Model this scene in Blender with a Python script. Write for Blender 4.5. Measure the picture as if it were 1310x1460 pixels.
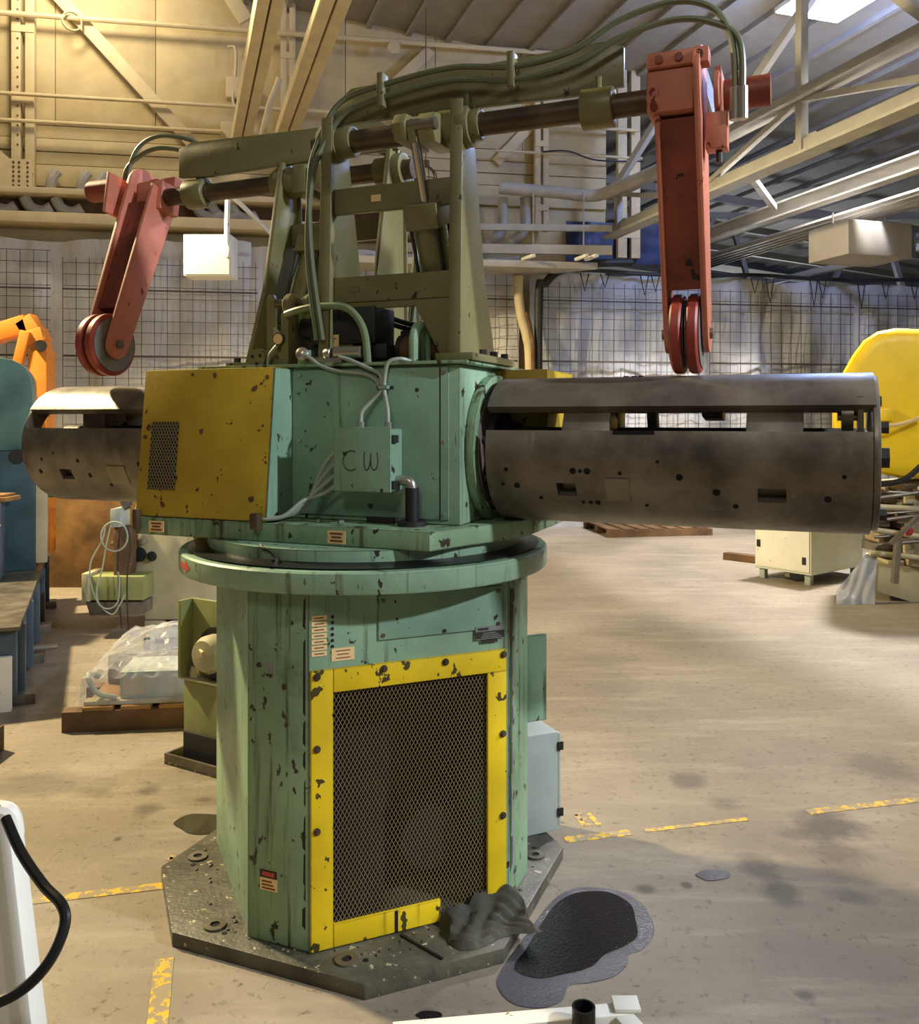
import bpy, bmesh, math, random
from mathutils import Vector, Matrix
random.seed(7)
for o in list(bpy.data.objects): bpy.data.objects.remove(o, do_unlink=True)
SC = bpy.context.scene
COL = SC.collection
PI = math.pi

# ------------------------------------------------------------------ camera
F = 1250.0; HORIZON = 598.0; EYE = 1.6
cam_d = bpy.data.cameras.new('camera'); cam = bpy.data.objects.new('camera', cam_d); COL.objects.link(cam)
cam.location = (0, 0, EYE); cam.rotation_euler = (PI/2, 0, 0)
cam_d.sensor_width = 36; cam_d.lens = F/1460*36
cam_d.shift_y = -(730-HORIZON)/1460
cam_d.clip_end = 200; cam_d.clip_start = 0.05
SC.camera = cam

# ------------------------------------------------------------------ world, exposure
w = bpy.data.worlds.new('hall_ambient'); SC.world = w; w.use_nodes = True
bg = w.node_tree.nodes['Background']; bg.inputs[0].default_value = (1.0, 0.93, 0.80, 1); bg.inputs[1].default_value = 0.085
SC.view_settings.view_transform = 'Standard'; SC.view_settings.look = 'None'
SC.view_settings.gamma = 1; SC.view_settings.exposure = -0.12
SC.view_settings.use_curve_mapping = False

# ------------------------------------------------------------------ lamps of the hall, with an added fill in the far bay
def spot(name, loc, target, power, col, size, blend, rad):
    d = bpy.data.lights.new(name, 'SPOT'); d.energy = power; d.color = col
    d.spot_size = math.radians(size); d.spot_blend = blend; d.shadow_soft_size = rad
    o = bpy.data.objects.new(name, d); COL.objects.link(o); o.location = loc
    o.rotation_euler = (Vector(target)-Vector(loc)).to_track_quat('-Z', 'Y').to_euler()
    return o
def area(name, loc, target, power, col, sx, sy):
    d = bpy.data.lights.new(name, 'AREA'); d.energy = power; d.color = col
    d.shape = 'RECTANGLE'; d.size = sx; d.size_y = sy
    o = bpy.data.objects.new(name, d); COL.objects.link(o); o.location = loc
    o.rotation_euler = (Vector(target)-Vector(loc)).to_track_quat('-Z', 'Y').to_euler()
    return o
def point(name, loc, power, col, rad):
    d = bpy.data.lights.new(name, 'POINT'); d.energy = power; d.color = col; d.shadow_soft_size = rad
    o = bpy.data.objects.new(name, d); COL.objects.link(o); o.location = loc
    return o
WARM = (1.0, 0.80, 0.46); COOL = (0.86, 0.91, 1.0); NEUT = (1.0, 0.93, 0.80)
point('warm_high_bay_spill', (-5.0, 10.6, 7.5), 260, (1.0, 0.84, 0.58), 0.25)
spot('warm_high_bay_beam', (-6.0, 6.3, 6.0), (-2.4, 5.2, 0), 5800, (1.0, 0.80, 0.46), 130, 0.25, 0.2)
spot('led_high_bay_beam', (4.42, 9.9, 6.35), (4.42, 9.3, 0), 4200, (1.0, 0.94, 0.89), 100, 0.10, 0.25)
point('led_spill_and_glare', (4.3, 9.6, 6.2), 480, (0.33, 0.47, 1.0), 0.3)  # added spill light at the fixture, its blue standing in for lens glare
point('far_bay_fill', (6.5, 19.5, 3.4), 300, (0.80, 0.88, 1.0), 0.3)  # added fill light, no fixture; lifts the dark bay beyond the sheeting
spot('front_floodlight', (4.9, 0.2, 4.1), (0.0, 2.9, 1.75), 1500, COOL, 44, 0.6, 0.12)
area('right_high_bay', (6.0, 2.6, 4.6), (0.2, 2.9, 2.1), 300, COOL, 0.7, 0.4)
area('rear_high_bay', (-1.6, -3.5, 6.2), (-0.3, 3.0, 0.9), 95, NEUT, 1.6, 1.2)

# ------------------------------------------------------------------ materials
def lin(c):
    c = c/255.0
    return c/12.92 if c <= 0.04045 else ((c+0.055)/1.055)**2.4
def rgb(r, g, b): return (lin(r), lin(g), lin(b), 1)
class NT:
    def __init__(s, name):
        s.m = bpy.data.materials.new(name); s.m.use_nodes = True; s.t = s.m.node_tree; s.n = s.t.nodes
        s.b = s.n['Principled BSDF']; s.out = s.n['Material Output']
        s.tc = s.n.new('ShaderNodeTexCoord')
    def l(s, a, b): s.t.links.new(a, b)
    def mapping(s, scale, loc=(0, 0, 0), src='Object'):
        m = s.n.new('ShaderNodeMapping'); m.inputs['Scale'].default_value = scale; m.inputs['Location'].default_value = loc
        s.l(s.tc.outputs[src], m.inputs[0]); return m.outputs[0]
    def noise(s, vec, scale, detail=4, rough=0.55):
        n = s.n.new('ShaderNodeTexNoise'); n.inputs['Scale'].default_value = scale
        n.inputs['Detail'].default_value = detail; n.inputs['Roughness'].default_value = rough
        s.l(vec, n.inputs['Vector']); return n.outputs['Fac']
    def ramp(s, fac, a, b, ca=(0, 0, 0, 1), cb=(1, 1, 1, 1)):
        r = s.n.new('ShaderNodeValToRGB'); e = r.color_ramp.elements
        e[0].position = a; e[1].position = b; e[0].color = ca; e[1].color = cb
        s.l(fac, r.inputs[0]); return r.outputs[0]
    def mix(s, fac, a, b):
        m = s.n.new('ShaderNodeMix'); m.data_type = 'RGBA'
        for v, k in ((fac, 0), (a, 6), (b, 7)):
            if hasattr(v, 'links') or hasattr(v, 'node'): s.l(v, m.inputs[k])
            else: m.inputs[k].default_value = v
        return m.outputs[2]
    def math(s, op, a, b=None, c=None):
        m = s.n.new('ShaderNodeMath'); m.operation = op
        for k, v in enumerate((a, b, c)):
            if v is None: continue
            if hasattr(v, 'node'): s.l(v, m.inputs[k])
            else: m.inputs[k].default_value = v
        return m.outputs[0]
    def bump(s, h, strength, dist=0.01):
        b = s.n.new('ShaderNodeBump'); b.inputs['Strength'].default_value = strength; b.inputs['Distance'].default_value = dist
        s.l(h, b.inputs['Height']); s.l(b.outputs[0], s.b.inputs['Normal'])
MATS = {}
def paint(name, col, chip=0.0, chipcol=(52, 44, 34), var=0.14, drip=0.0, dripcol=(50, 48, 34), rough=0.5, metal=0.0,
          scale=1.0, bump=0.08, spec=0.4, grime=0.0, grimecol=(38, 34, 26), edge=0.0):
    """painted, oiled or bare surface: tone variation, chipped spots, vertical runs, grime"""
    t = NT(name); o = t.mapping((1, 1, 1))
    c = rgb(*col); dark = tuple(x*(1-2.2*var) for x in c[:3])+(1,); lite = tuple(min(1, x*(1+1.2*var)) for x in c[:3])+(1,)
    n1 = t.noise(o, 3.1*scale, 5)
    colr = t.ramp(n1, 0.3, 0.72, dark, lite)
    rv = None
    if grime > 0:
        g = t.noise(t.mapping((1, 1, 1), (5.2, 1.7, 3.3)), 2.3*scale, 7, 0.66)
        colr = t.mix(t.ramp(g, 0.66-0.3*grime, 0.86-0.2*grime), colr, rgb(*grimecol))
    if drip > 0:
        d = t.noise(t.mapping((16, 16, 0.9), (3.3, 8, 1)), 1.6*scale, 5, 0.6)
        colr = t.mix(t.ramp(d, 0.70-0.22*drip, 0.80-0.17*drip), colr, rgb(*dripcol))
    if chip > 0:
        k = t.noise(t.mapping((1, 1, 0.75), (1.2, 4.4, 7.7)), 22*scale, 3, 0.62)
        f = t.ramp(k, 0.70-0.13*chip, 0.715-0.13*chip)
        colr = t.mix(f, colr, rgb(*chipcol))
        # fine scratches
        k2 = t.noise(t.mapping((26, 26, 3.2), (6, 2, 9)), 2.6*scale, 3, 0.7)
        colr = t.mix(t.ramp(k2, 0.74-0.08*chip, 0.76-0.08*chip), colr, rgb(*chipcol))
    if edge > 0:
        bv = t.n.new('ShaderNodeBevel'); bv.samples = 4; bv.inputs['Radius'].default_value = edge
        ge = t.n.new('ShaderNodeNewGeometry'); vm = t.n.new('ShaderNodeVectorMath'); vm.operation = 'DOT_PRODUCT'
        t.l(bv.outputs[0], vm.inputs[0]); t.l(ge.outputs['Normal'], vm.inputs[1])
        ed = t.math('MULTIPLY', t.math('SUBTRACT', 1.0, vm.outputs['Value']), t.math('MULTIPLY', t.noise(o, 21*scale, 4, 0.7), 3.4))
        colr = t.mix(t.ramp(ed, 0.16, 0.24), colr, rgb(*chipcol))
    t.l(colr, t.b.inputs['Base Color'])
    rr = t.ramp(t.noise(o, 9*scale, 4), 0.3, 0.75, (rough*0.8,)*3+(1,), (min(1, rough*1.25),)*3+(1,))
    t.l(rr, t.b.inputs['Roughness']); t.b.inputs['Metallic'].default_value = metal
    t.b.inputs['Specular IOR Level'].default_value = spec
    if bump > 0: t.bump(t.noise(o, 38*scale, 4), bump, 0.006)
    MATS[name] = t.m; return t.m
def flat(name, col, rough=0.6, metal=0.0, emis=0.0, alpha=None):
    t = NT(name); t.b.inputs['Base Color'].default_value = rgb(*col); t.b.inputs['Roughness'].default_value = rough
    t.b.inputs['Metallic'].default_value = metal
    if emis: t.b.inputs['Emission Color'].default_value = rgb(*col); t.b.inputs['Emission Strength'].default_value = emis
    n = t.noise(t.mapping((1, 1, 1)), 14, 4)
    t.bump(n, 0.05, 0.004)
    MATS[name] = t.m; return t.m

paint('green', (138, 170, 142), chip=0.36, drip=0.5, edge=0.008, dripcol=(78, 84, 58), grime=0.16, grimecol=(66, 70, 50), rough=0.42)
paint('green_clean', (130, 164, 140), chip=0.25, drip=0.3, edge=0.006, dripcol=(84, 96, 72), grime=0.08, grimecol=(70, 78, 58), rough=0.40)
paint('green_worn', (128, 158, 124), chip=0.5, drip=0.8, dripcol=(62, 58, 38), grime=0.36, edge=0.010, rough=0.45)
paint('olive', (118, 115, 78), chip=0.2, edge=0.004, var=0.10, rough=0.36, grime=0.10, grimecol=(70, 70, 50))
paint('yellow_cover', (180, 152, 44), chip=0.30, chipcol=(88, 56, 26), var=0.14, rough=0.42, edge=0.010, drip=0.12, dripcol=(140, 112, 26))
paint('yellow_guard', (226, 194, 26), chip=0.55, chipcol=(70, 60, 26), var=0.12, edge=0.006, drip=0.3, dripcol=(150, 124, 20), rough=0.5)
paint('red_arm', (196, 120, 96), chip=0.3, edge=0.004, chipcol=(110, 40, 26), var=0.12, rough=0.5)
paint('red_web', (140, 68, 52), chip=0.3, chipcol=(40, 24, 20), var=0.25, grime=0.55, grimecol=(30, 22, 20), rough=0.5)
paint('tyre_red', (158, 66, 54), var=0.2, rough=0.45)
paint('wheel_steel', (150, 150, 146), var=0.25, rough=0.4, metal=0.5, grime=0.2)
paint('steel_dark', (124, 116, 104), var=0.3, rough=0.38, metal=0.35, grime=0.42, grimecol=(50, 45, 40), drip=0.10, dripcol=(150, 132, 104), scale=1.4)
paint('steel_mid', (128, 120, 106), var=0.3, rough=0.38, metal=0.6, grime=0.2, grimecol=(64, 56, 44), scale=1.2)
paint('shaft_brown', (104, 88, 70), var=0.3, rough=0.4, metal=0.5, grime=0.25)
paint('chrome', (200, 200, 198), var=0.05, rough=0.15, metal=1.0, bump=0)
paint('plate_oily', (86, 84, 70), var=0.35, chip=0.4, chipcol=(168, 160, 130), grime=0.45, grimecol=(36, 34, 28), rough=0.42, scale=1.6, bump=0.4)
flat('black', (14, 14, 14), 0.6)
flat('black_gloss', (20, 20, 20), 0.3)
flat('black_box', (34, 33, 32), 0.55)
flat('pit', (8, 7, 6), 0.9)  # near black: the darkness of holes and interiors put in as colour
flat('hose', (92, 98, 74), 0.4)
flat('hose_green', (106, 122, 88), 0.42)
flat('cable_grey', (150, 160, 146), 0.4)
flat('silver', (176, 172, 160), 0.32, 0.8)
flat('label_cream', (226, 196, 140), 0.6)
flat('label_ink', (120, 62, 30), 0.7)
flat('label_black', (40, 36, 30), 0.7)
flat('label_grey', (120, 122, 118), 0.5)
flat('red_arrow', (176, 62, 48), 0.6)
flat('expanded_metal', (128, 112, 78), 0.5, 0.0)
paint('cream', (206, 190, 152), var=0.06, rough=0.6, bump=0.05)
paint('cream_panel', (194, 178, 138), var=0.07, rough=0.7, bump=0.05, drip=0.06, dripcol=(168, 146, 104))
paint('grey_white', (168, 165, 156), var=0.08, rough=0.55, grime=0.06, grimecol=(120, 110, 90))
paint('roof_grey', (150, 145, 136), var=0.06, rough=0.75, bump=0.05)
paint('far_grey', (92, 92, 94), var=0.25, rough=0.8, bump=0.1, scale=0.4)
paint('white_paint', (228, 226, 214), var=0.05, rough=0.4, chip=0.06, chipcol=(130, 110, 80))
paint('pale_green_white', (206, 214, 196), var=0.05, rough=0.45)
paint('orange', (220, 130, 44), var=0.1, rough=0.45, chip=0.2, chipcol=(120, 60, 26))
paint('teal', (48, 76, 84), var=0.2, rough=0.4, grime=0.1)
paint('blue_steel', (78, 92, 102), var=0.2, rough=0.4, drip=0.3, dripcol=(170, 180, 180))
paint('teal_lit', (84, 118, 110), var=0.2, rough=0.35)  # lighter copy of teal, with the light on it put into the colour
paint('rust_panel', (116, 84, 44), var=0.35, rough=0.6, grime=0.5, grimecol=(54, 34, 18), scale=0.9, bump=0.2)
paint('mill_cream', (182, 174, 140), var=0.12, rough=0.5, drip=0.34, dripcol=(118, 112, 84), grime=0.12)
paint('yellow_green', (138, 144, 92), var=0.12, rough=0.5, drip=0.2, dripcol=(92, 96, 48))
paint('wood', (150, 112, 66), var=0.2, rough=0.7, drip=0.0, grime=0.2, grimecol=(84, 56, 30))
paint('wood_dark', (104, 78, 52), var=0.25, rough=0.75)
paint('bright_yellow', (242, 204, 30), var=0.06, rough=0.42, bump=0.03)
paint('tan_machine', (168, 150, 116), var=0.25, rough=0.6, grime=0.3, grimecol=(80, 56, 36), scale=2)
paint('grey_cabinet', (164, 172, 164), var=0.12, rough=0.45, drip=0.15, dripcol=(110, 112, 100))
paint('blue_tarp', (26, 38, 84), var=0.3, rough=0.5, bump=0.2)
paint('floor_yellow', (226, 182, 52), var=0.12, rough=0.6, chip=1.75, chipcol=(150, 136, 108), scale=1.4)
paint('rag', (74, 72, 60), var=0.3, rough=0.85, bump=0.3)
t = NT('wire_black'); t.b.inputs['Base Color'].default_value = rgb(74, 68, 62); t.b.inputs['Roughness'].default_value = 0.6; MATS['wire'] = t.m
t = NT('lamp_lens'); t.b.inputs['Base Color'].default_value = (1, 1, 1, 1); t.b.inputs['Emission Color'].default_value = (0.80, 0.88, 1, 1); t.b.inputs['Emission Strength'].default_value = 14; MATS['lamp_lens'] = t.m

def plastic(name, col, rough, alpha):
    t = NT(name); o = t.mapping((1, 1, 1))
    n = t.noise(t.mapping((1.0, 1.0, 0.55)), 3.2, 6, 0.6)
    t.l(t.ramp(n, 0.3, 0.7, tuple(x*0.82 for x in rgb(*col)[:3])+(1,), rgb(*col)), t.b.inputs['Base Color'])
    t.b.inputs['Roughness'].default_value = rough
    t.b.inputs['Alpha'].default_value = alpha
    t.bump(t.noise(t.mapping((1, 1, 0.35)), 6, 6, 0.65), 0.35, 0.05)
    MATS[name] = t.m
plastic('sheet', (206, 204, 198), 0.32, 1.0)
plastic('sheet_grey', (176, 177, 178), 0.30, 1.0)
plastic('wrap', (226, 228, 232), 0.10, 0.30)

def oil_mat():
    t = NT('oil'); t.b.inputs['Base Color'].default_value = rgb(20, 19, 20)
    t.b.inputs['Roughness'].default_value = 0.08; t.b.inputs['Specular IOR Level'].default_value = 0.6
    t.bump(t.noise(t.mapping((1, 1, 1)), 95, 3, 0.7), 0.30, 0.006); MATS['oil'] = t.m
    t = NT('oil_rim'); t.b.inputs['Base Color'].default_value = rgb(66, 65, 72)
    t.b.inputs['Roughness'].default_value = 0.22
    t.bump(t.noise(t.mapping((1, 1, 1)), 110, 3, 0.7), 0.5, 0.006); MATS['oil_rim'] = t.m
    t = NT('oil_still'); t.b.inputs['Base Color'].default_value = rgb(62, 58, 44); t.b.inputs['Roughness'].default_value = 0.06; MATS['oil_still'] = t.m
oil_mat()

# ------------------------------------------------------------------ mesh builder
def frame_from(d):
    d = Vector(d).normalized(); a = Vector((0, 0, 1)) if abs(d.z) < 0.92 else Vector((1, 0, 0))
    x = a.cross(d).normalized(); return x, d.cross(x), d
class MB:
    def __init__(s): s.v = []; s.f = []
    def _add(s, vs, fs):
        o = len(s.v); s.v += [tuple(v) for v in vs]; s.f += [tuple(i+o for i in f) for f in fs]; return s
    def box(s, lo, hi, M=None):
        x0, y0, z0 = lo; x1, y1, z1 = hi
        if x0 > x1: x0, x1 = x1, x0
        if y0 > y1: y0, y1 = y1, y0
        if z0 > z1: z0, z1 = z1, z0
        vs = [(x0, y0, z0), (x1, y0, z0), (x1, y1, z0), (x0, y1, z0), (x0, y0, z1), (x1, y0, z1), (x1, y1, z1), (x0, y1, z1)]
        if M is not None: vs = [M @ Vector(v) for v in vs]
        return s._add(vs, [(3, 2, 1, 0), (4, 5, 6, 7), (0, 1, 5, 4), (1, 2, 6, 5), (2, 3, 7, 6), (3, 0, 4, 7)])
    def cbox(s, c, size, M=None):
        return s.box([c[i]-size[i]/2 for i in range(3)], [c[i]+size[i]/2 for i in range(3)], M)
    def prism(s, pts, vec):
        """planar polygon (3D points) swept along vec"""
        n = len(pts); p = [Vector(a) for a in pts]; v = Vector(vec)
        nrm = Vector((0, 0, 0))
        for i in range(n): nrm += p[i].cross(p[(i+1) % n])
        if nrm.dot(v) > 0: p = p[::-1]
        return s._add(p+[a+v for a in p], [tuple(range(n)), tuple(range(2*n-1, n-1, -1))]+[(i, i+n, (i+1) % n+n, (i+1) % n) for i in range(n)])
    def bar(s, p0, p1, w, h, up=(0, 0, 1)):
        p0, p1 = Vector(p0), Vector(p1); d = (p1-p0).normalized(); u = Vector(up)
        x = d.cross(u).normalized(); u = x.cross(d)
        c = [x*(-w/2)+u*(-h/2), x*(w/2)+u*(-h/2), x*(w/2)+u*(h/2), x*(-w/2)+u*(h/2)]
        return s._add([p0+k for k in c]+[p1+k for k in c], [(0, 1, 2, 3), (7, 6, 5, 4)]+[(i, i+4, (i+1) % 4+4, (i+1) % 4) for i in range(4)])
    def lathe(s, prof, o=(0, 0, 0), axis=(0, 0, 1), n=24):
        x, y, z = frame_from(axis); o = Vector(o); vs = []; fs = []
        for r, h in prof:
            for k in range(n):
                a = 2*PI*k/n; vs.append(o+z*h+(x*math.cos(a)+y*math.sin(a))*r)
        m = len(prof)
        for i in range(m-1):
            for k in range(n):
                fs.append((i*n+k, i*n+(k+1) % n, (i+1)*n+(k+1) % n, (i+1)*n+k))
        if prof[0][0] > 1e-6: fs.append(tuple(range(n-1, -1, -1)))
        if prof[-1][0] > 1e-6: fs.append(tuple((m-1)*n+k for k in range(n)))
        return s._add(vs, fs)
    def cyl(s, p0, p1, r, r1=None, n=20):
        p0, p1 = Vector(p0), Vector(p1); r1 = r if r1 is None else r1
        return s.lathe([(r, 0), (r1, (p1-p0).length)], p0, p1-p0, n)
    def ring(s, p0, p1, ro, ri, n=28):
        p0, p1 = Vector(p0), Vector(p1); h = (p1-p0).length
        x, y, z = frame_from(p1-p0); vs = []; fs = []
        for (r, q) in ((ri, 0), (ro, 0), (ro, h), (ri, h)):
            for k in range(n):
                a = 2*PI*k/n; vs.append(p0+z*q+(x*math.cos(a)+y*math.sin(a))*r)
        for i in range(4):
            j = (i+1) % 4
            for k in range(n): fs.append((i*n+k, i*n+(k+1) % n, j*n+(k+1) % n, j*n+k))
        return s._add(vs, fs)
    def tube(s, pts, r, n=8, smooth=6, caps=True):
        p = [Vector(a) for a in pts]
        if smooth > 1 and len(p) > 2:
            q = []
            for i in range(len(p)-1):
                a, b, c, d = p[max(0, i-1)], p[i], p[i+1], p[min(len(p)-1, i+2)]
                for k in range(smooth):
                    t = k/smooth
                    q.append(0.5*((2*b)+(c-a)*t+(2*a-5*b+4*c-d)*t*t+(3*b-a-3*c+d)*t**3))
            q.append(p[-1]); p = q
        vs = []; fs = []; x = None
        for i, a in enumerate(p):
            d = (p[min(i+1, len(p)-1)]-p[max(i-1, 0)]).normalized()
            if x is None: x = frame_from(d)[0]
            x = (x-d*x.dot(d)).normalized(); y = d.cross(x)
            for k in range(n):
                t = 2*PI*k/n+PI/n; vs.append(a+(x*math.cos(t)+y*math.sin(t))*r)
        for i in range(len(p)-1):
            for k in range(n): fs.append((i*n+k, i*n+(k+1) % n, (i+1)*n+(k+1) % n, (i+1)*n+k))
        if caps: fs += [tuple(range(n-1, -1, -1)), tuple((len(p)-1)*n+k for k in range(n))]
        return s._add(vs, fs)
    def grid(s, nu, nv, fn):
        vs = [fn(i/nu, j/nv) for j in range(nv+1) for i in range(nu+1)]
        return s._add(vs, [(j*(nu+1)+i, j*(nu+1)+i+1, (j+1)*(nu+1)+i+1, (j+1)*(nu+1)+i) for j in range(nv) for i in range(nu)])
    def xf(s, M): s.v = [tuple(M @ Vector(v)) for v in s.v]; return s
    def build(s, name, mat, parent=None, bevel=0.0, seg=2, ang=35, label=None, recalc=False):
        me = bpy.data.meshes.new(name)
        off = Vector((0, 0, 0))
        if parent is None:
            lo = [min(v[i] for v in s.v) for i in range(3)]; hi = [max(v[i] for v in s.v) for i in range(3)]
            off = Vector(((lo[0]+hi[0])/2, (lo[1]+hi[1])/2, lo[2]))
        me.from_pydata([tuple(Vector(v)-off) for v in s.v], [], s.f); me.update()
        if bevel > 0 or recalc:
            bm = bmesh.new(); bm.from_mesh(me)
            if recalc: bmesh.ops.recalc_face_normals(bm, faces=bm.faces)
            if bevel > 0:
                es = [e for e in bm.edges if len(e.link_faces) == 2 and e.calc_face_angle(0) > 0.5]
                bmesh.ops.bevel(bm, geom=es, offset=bevel, segments=seg, profile=0.6, affect='EDGES', clamp_overlap=True)
            bm.to_mesh(me); bm.free()
        me.shade_smooth(); me.set_sharp_from_angle(angle=math.radians(ang))
        me.materials.append(MATS[mat] if isinstance(mat, str) else mat)
        o = bpy.data.objects.new(name, me); COL.objects.link(o); o.location = off
        if parent is not None: o.parent = parent
        if label: o['label'] = label
        return o
def tag(o, label, cat, group=None, kind=None):
    if label: o['label'] = label
    if cat: o['category'] = cat
    if group: o['group'] = group
    if kind: o['kind'] = kind
    return o
def thing(name, label, cat, loc=(0, 0, 0), rz=0.0, group=None):
    o = bpy.data.objects.new(name, None); COL.objects.link(o); o.empty_display_size = 0.1
    o.location = loc; o.rotation_euler = (0, 0, rz); return tag(o, label, cat, group)
def struct(o): o['kind'] = 'structure'; return o
def B(lo, hi): return MB().box(lo, hi)
def copy_part(o, parent, loc=None, rotz=None):
    c = o.copy(); COL.objects.link(c); c.parent = parent
    if loc is not None: c.location = loc
    if rotz is not None: c.rotation_euler = (0, 0, rotz)
    for ch in [k for k in bpy.data.objects if k.parent == o]: copy_part(ch, c)
    return c
def at(px, py, D):
    """a point of the hall at distance D from the camera plane"""
    return Vector(((px-655)/F*D, D, EYE-(py-HORIZON)/F*D))
def floor_at(px, py):
    return at(px, py, EYE*F/(py-HORIZON))
def lattice(mb, O, U, V, w, h, cw, ch, r):
    """expanded-metal diamonds on the rectangle O + [0,w]U + [0,h]V"""
    O, U, V = Vector(O), Vector(U), Vector(V); N = U.cross(V)
    for sg in (1, -1):
        k = -int(h/ch)-1
        while k*cw < w+h/ch*cw+cw:
            c = k*cw; x0, y0 = c, 0.0; x1, y1 = c+sg*h/ch*cw, h
            ok = True
            dx = x1-x0
            t0, t1 = 0.0, 1.0
            for lim, s_ in ((0.0, 1), (w, -1)):
                a = s_*(x0-lim); b = s_*(x1-lim)
                if a < 0 and b < 0: ok = False
                elif a < 0: t0 = max(t0, a/(a-b))
                elif b < 0: t1 = min(t1, a/(a-b))
            if ok and t1-t0 > 0.003:
                p0 = O+U*(x0+dx*t0)+V*(h*t0); p1 = O+U*(x0+dx*t1)+V*(h*t1)
                mb.bar(p0, p1, r*1.7, r, N)
            k += 1
    return mb
# ================================================================== the hall
def floor_mat():
    t = NT('floor_concrete'); o = t.mapping((1, 1, 1))
    base = t.ramp(t.noise(o, 0.8, 6, 0.6), 0.3, 0.72, rgb(112, 103, 90), rgb(150, 139, 121))
    # fine pitting and scuffs
    base = t.mix(t.ramp(t.noise(t.mapping((1, 1, 1), (9, 2, 0)), 26, 4, 0.7), 0.58, 0.72), base, rgb(88, 78, 64))
    base = t.mix(t.math('MULTIPLY', t.ramp(t.noise(t.mapping((0.6, 3.2, 1), (4, 7, 0)), 2.2, 6, 0.7), 0.5, 0.8), 0.45), base, rgb(186, 176, 156))
    # faint joints of the old end-grain block floor further in
    rot = t.n.new('ShaderNodeMapping'); rot.inputs['Rotation'].default_value = (0, 0, math.radians(-12)); t.l(t.tc.outputs['Object'], rot.inputs[0])
    br = t.n.new('ShaderNodeTexBrick'); br.inputs['Scale'].default_value = 3.4; br.inputs['Mortar Size'].default_value = 0.012
    br.inputs['Color1'].default_value = (1, 1, 1, 1); br.inputs['Color2'].default_value = (0.93, 0.93, 0.93, 1); br.inputs['Mortar'].default_value = (0.72, 0.72, 0.72, 1)
    br.inputs['Row Height'].default_value = 0.30; br.inputs['Brick Width'].default_value = 0.62; t.l(rot.outputs[0], br.inputs['Vector'])
    sx = t.n.new('ShaderNodeSeparateXYZ'); t.l(t.tc.outputs['Object'], sx.inputs[0])
    far = t.ramp(t.math('ADD', sx.outputs[1], t.math('MULTIPLY', t.noise(o, 1.4, 3), 1.2)), 0.0, 1.0)
    farm = t.math('MULTIPLY', t.math('GREATER_THAN', t.math('ADD', sx.outputs[1], t.math('MULTIPLY', t.noise(o, 1.4, 3), 1.2)), 4.3-12.0), 0.4)
    mul = t.n.new('ShaderNodeMix'); mul.data_type = 'RGBA'; mul.blend_type = 'MULTIPLY'
    t.l(farm, mul.inputs[0]); t.l(base, mul.inputs[6]); t.l(br.outputs['Color'], mul.inputs[7]); base = mul.outputs[2]
    # old oil and water stains, each with a place and size of its own
    wob = t.noise(o, 7, 4, 0.6)
    ST = [(210,1127,.07,.035,.6),(212,1153,.075,.04,.6),(168,1196,.022,.014,.8),(982,1112,.10,.055,.55),(1185,1176,.16,.10,.75),(1078,1237,.09,.06,.6),
          (1113,1270,.085,.055,.7),(1195,1213,.13,.06,.5),(1255,1095,.22,.10,.45),(1215,1278,.09,.035,.55),(918,1267,.05,.025,.75),(979,1262,.025,.014,.8),
          (1148,1419,.04,.02,.7),(612,1448,.035,.018,.9),(1210,1245,.13,.06,.35),(1030,1145,.09,.04,.35),(290,1140,.05,.02,.4),(60,1120,.35,.10,.45),(1140,1190,.10,.03,.4)]
    for i, (px, py, rx, ry, k) in enumerate(ST):
        p = floor_at(px, py)-Vector((3, 12, 0))
        a = t.math('DIVIDE', t.math('SUBTRACT', sx.outputs[0], p.x), rx); b = t.math('DIVIDE', t.math('SUBTRACT', sx.outputs[1], p.y), ry*1.9)
        d = t.math('SQRT', t.math('ADD', t.math('MULTIPLY', a, a), t.math('MULTIPLY', b, b)))
        d = t.math('ADD', d, t.math('MULTIPLY', t.math('SUBTRACT', wob, 0.5), 1.3))
        f = t.math('MULTIPLY', t.math('SUBTRACT', 1.0, t.ramp(d, 0.45, 1.1)), k)
        base = t.mix(f, base, rgb(60, 55, 48))
    t.l(base, t.b.inputs['Base Color']); t.b.inputs['Roughness'].default_value = 0.55; t.b.inputs['Specular IOR Level'].default_value = 0.35
    t.bump(t.noise(o, 30, 6, 0.7), 0.35, 0.006)
    return t.m
struct(B((-16, -6, -0.2), (22, 30, 0)).build('floor', floor_mat()))

# wall frame of reference: a along the wall, d towards the camera, z up
WA = math.radians(9.8); WO = Vector((0, 13.0, 0)); WX = Vector((math.cos(WA), math.sin(WA), 0)); WN = Vector((math.sin(WA), -math.cos(WA), 0))
def WP(a, d, z): return WO+WX*a+WN*d+Vector((0, 0, z))
WM = Matrix(((WX.x, WN.x, 0, WO.x), (WX.y, WN.y, 0, WO.y), (0, 0, 1, 0), (0, 0, 0, 1)))   # (a, d, z) -> world; note left-handed
def wbox(a0, a1, d0, d1, z0, z1):
    p = [WP(a0, d0, z0), WP(a1, d0, z0), WP(a1, d1, z0), WP(a0, d1, z0)]
    return MB().prism(p, (0, 0, z1-z0))
def wa(px):
    k = (px-655)/F; return 13.0*k/(math.cos(WA)-math.sin(WA)*k)
def wz(px, py, d=0.0):
    a = wa(px); D = WP(a, d, 0).y; return EYE-(py-HORIZON)/F*D

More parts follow.
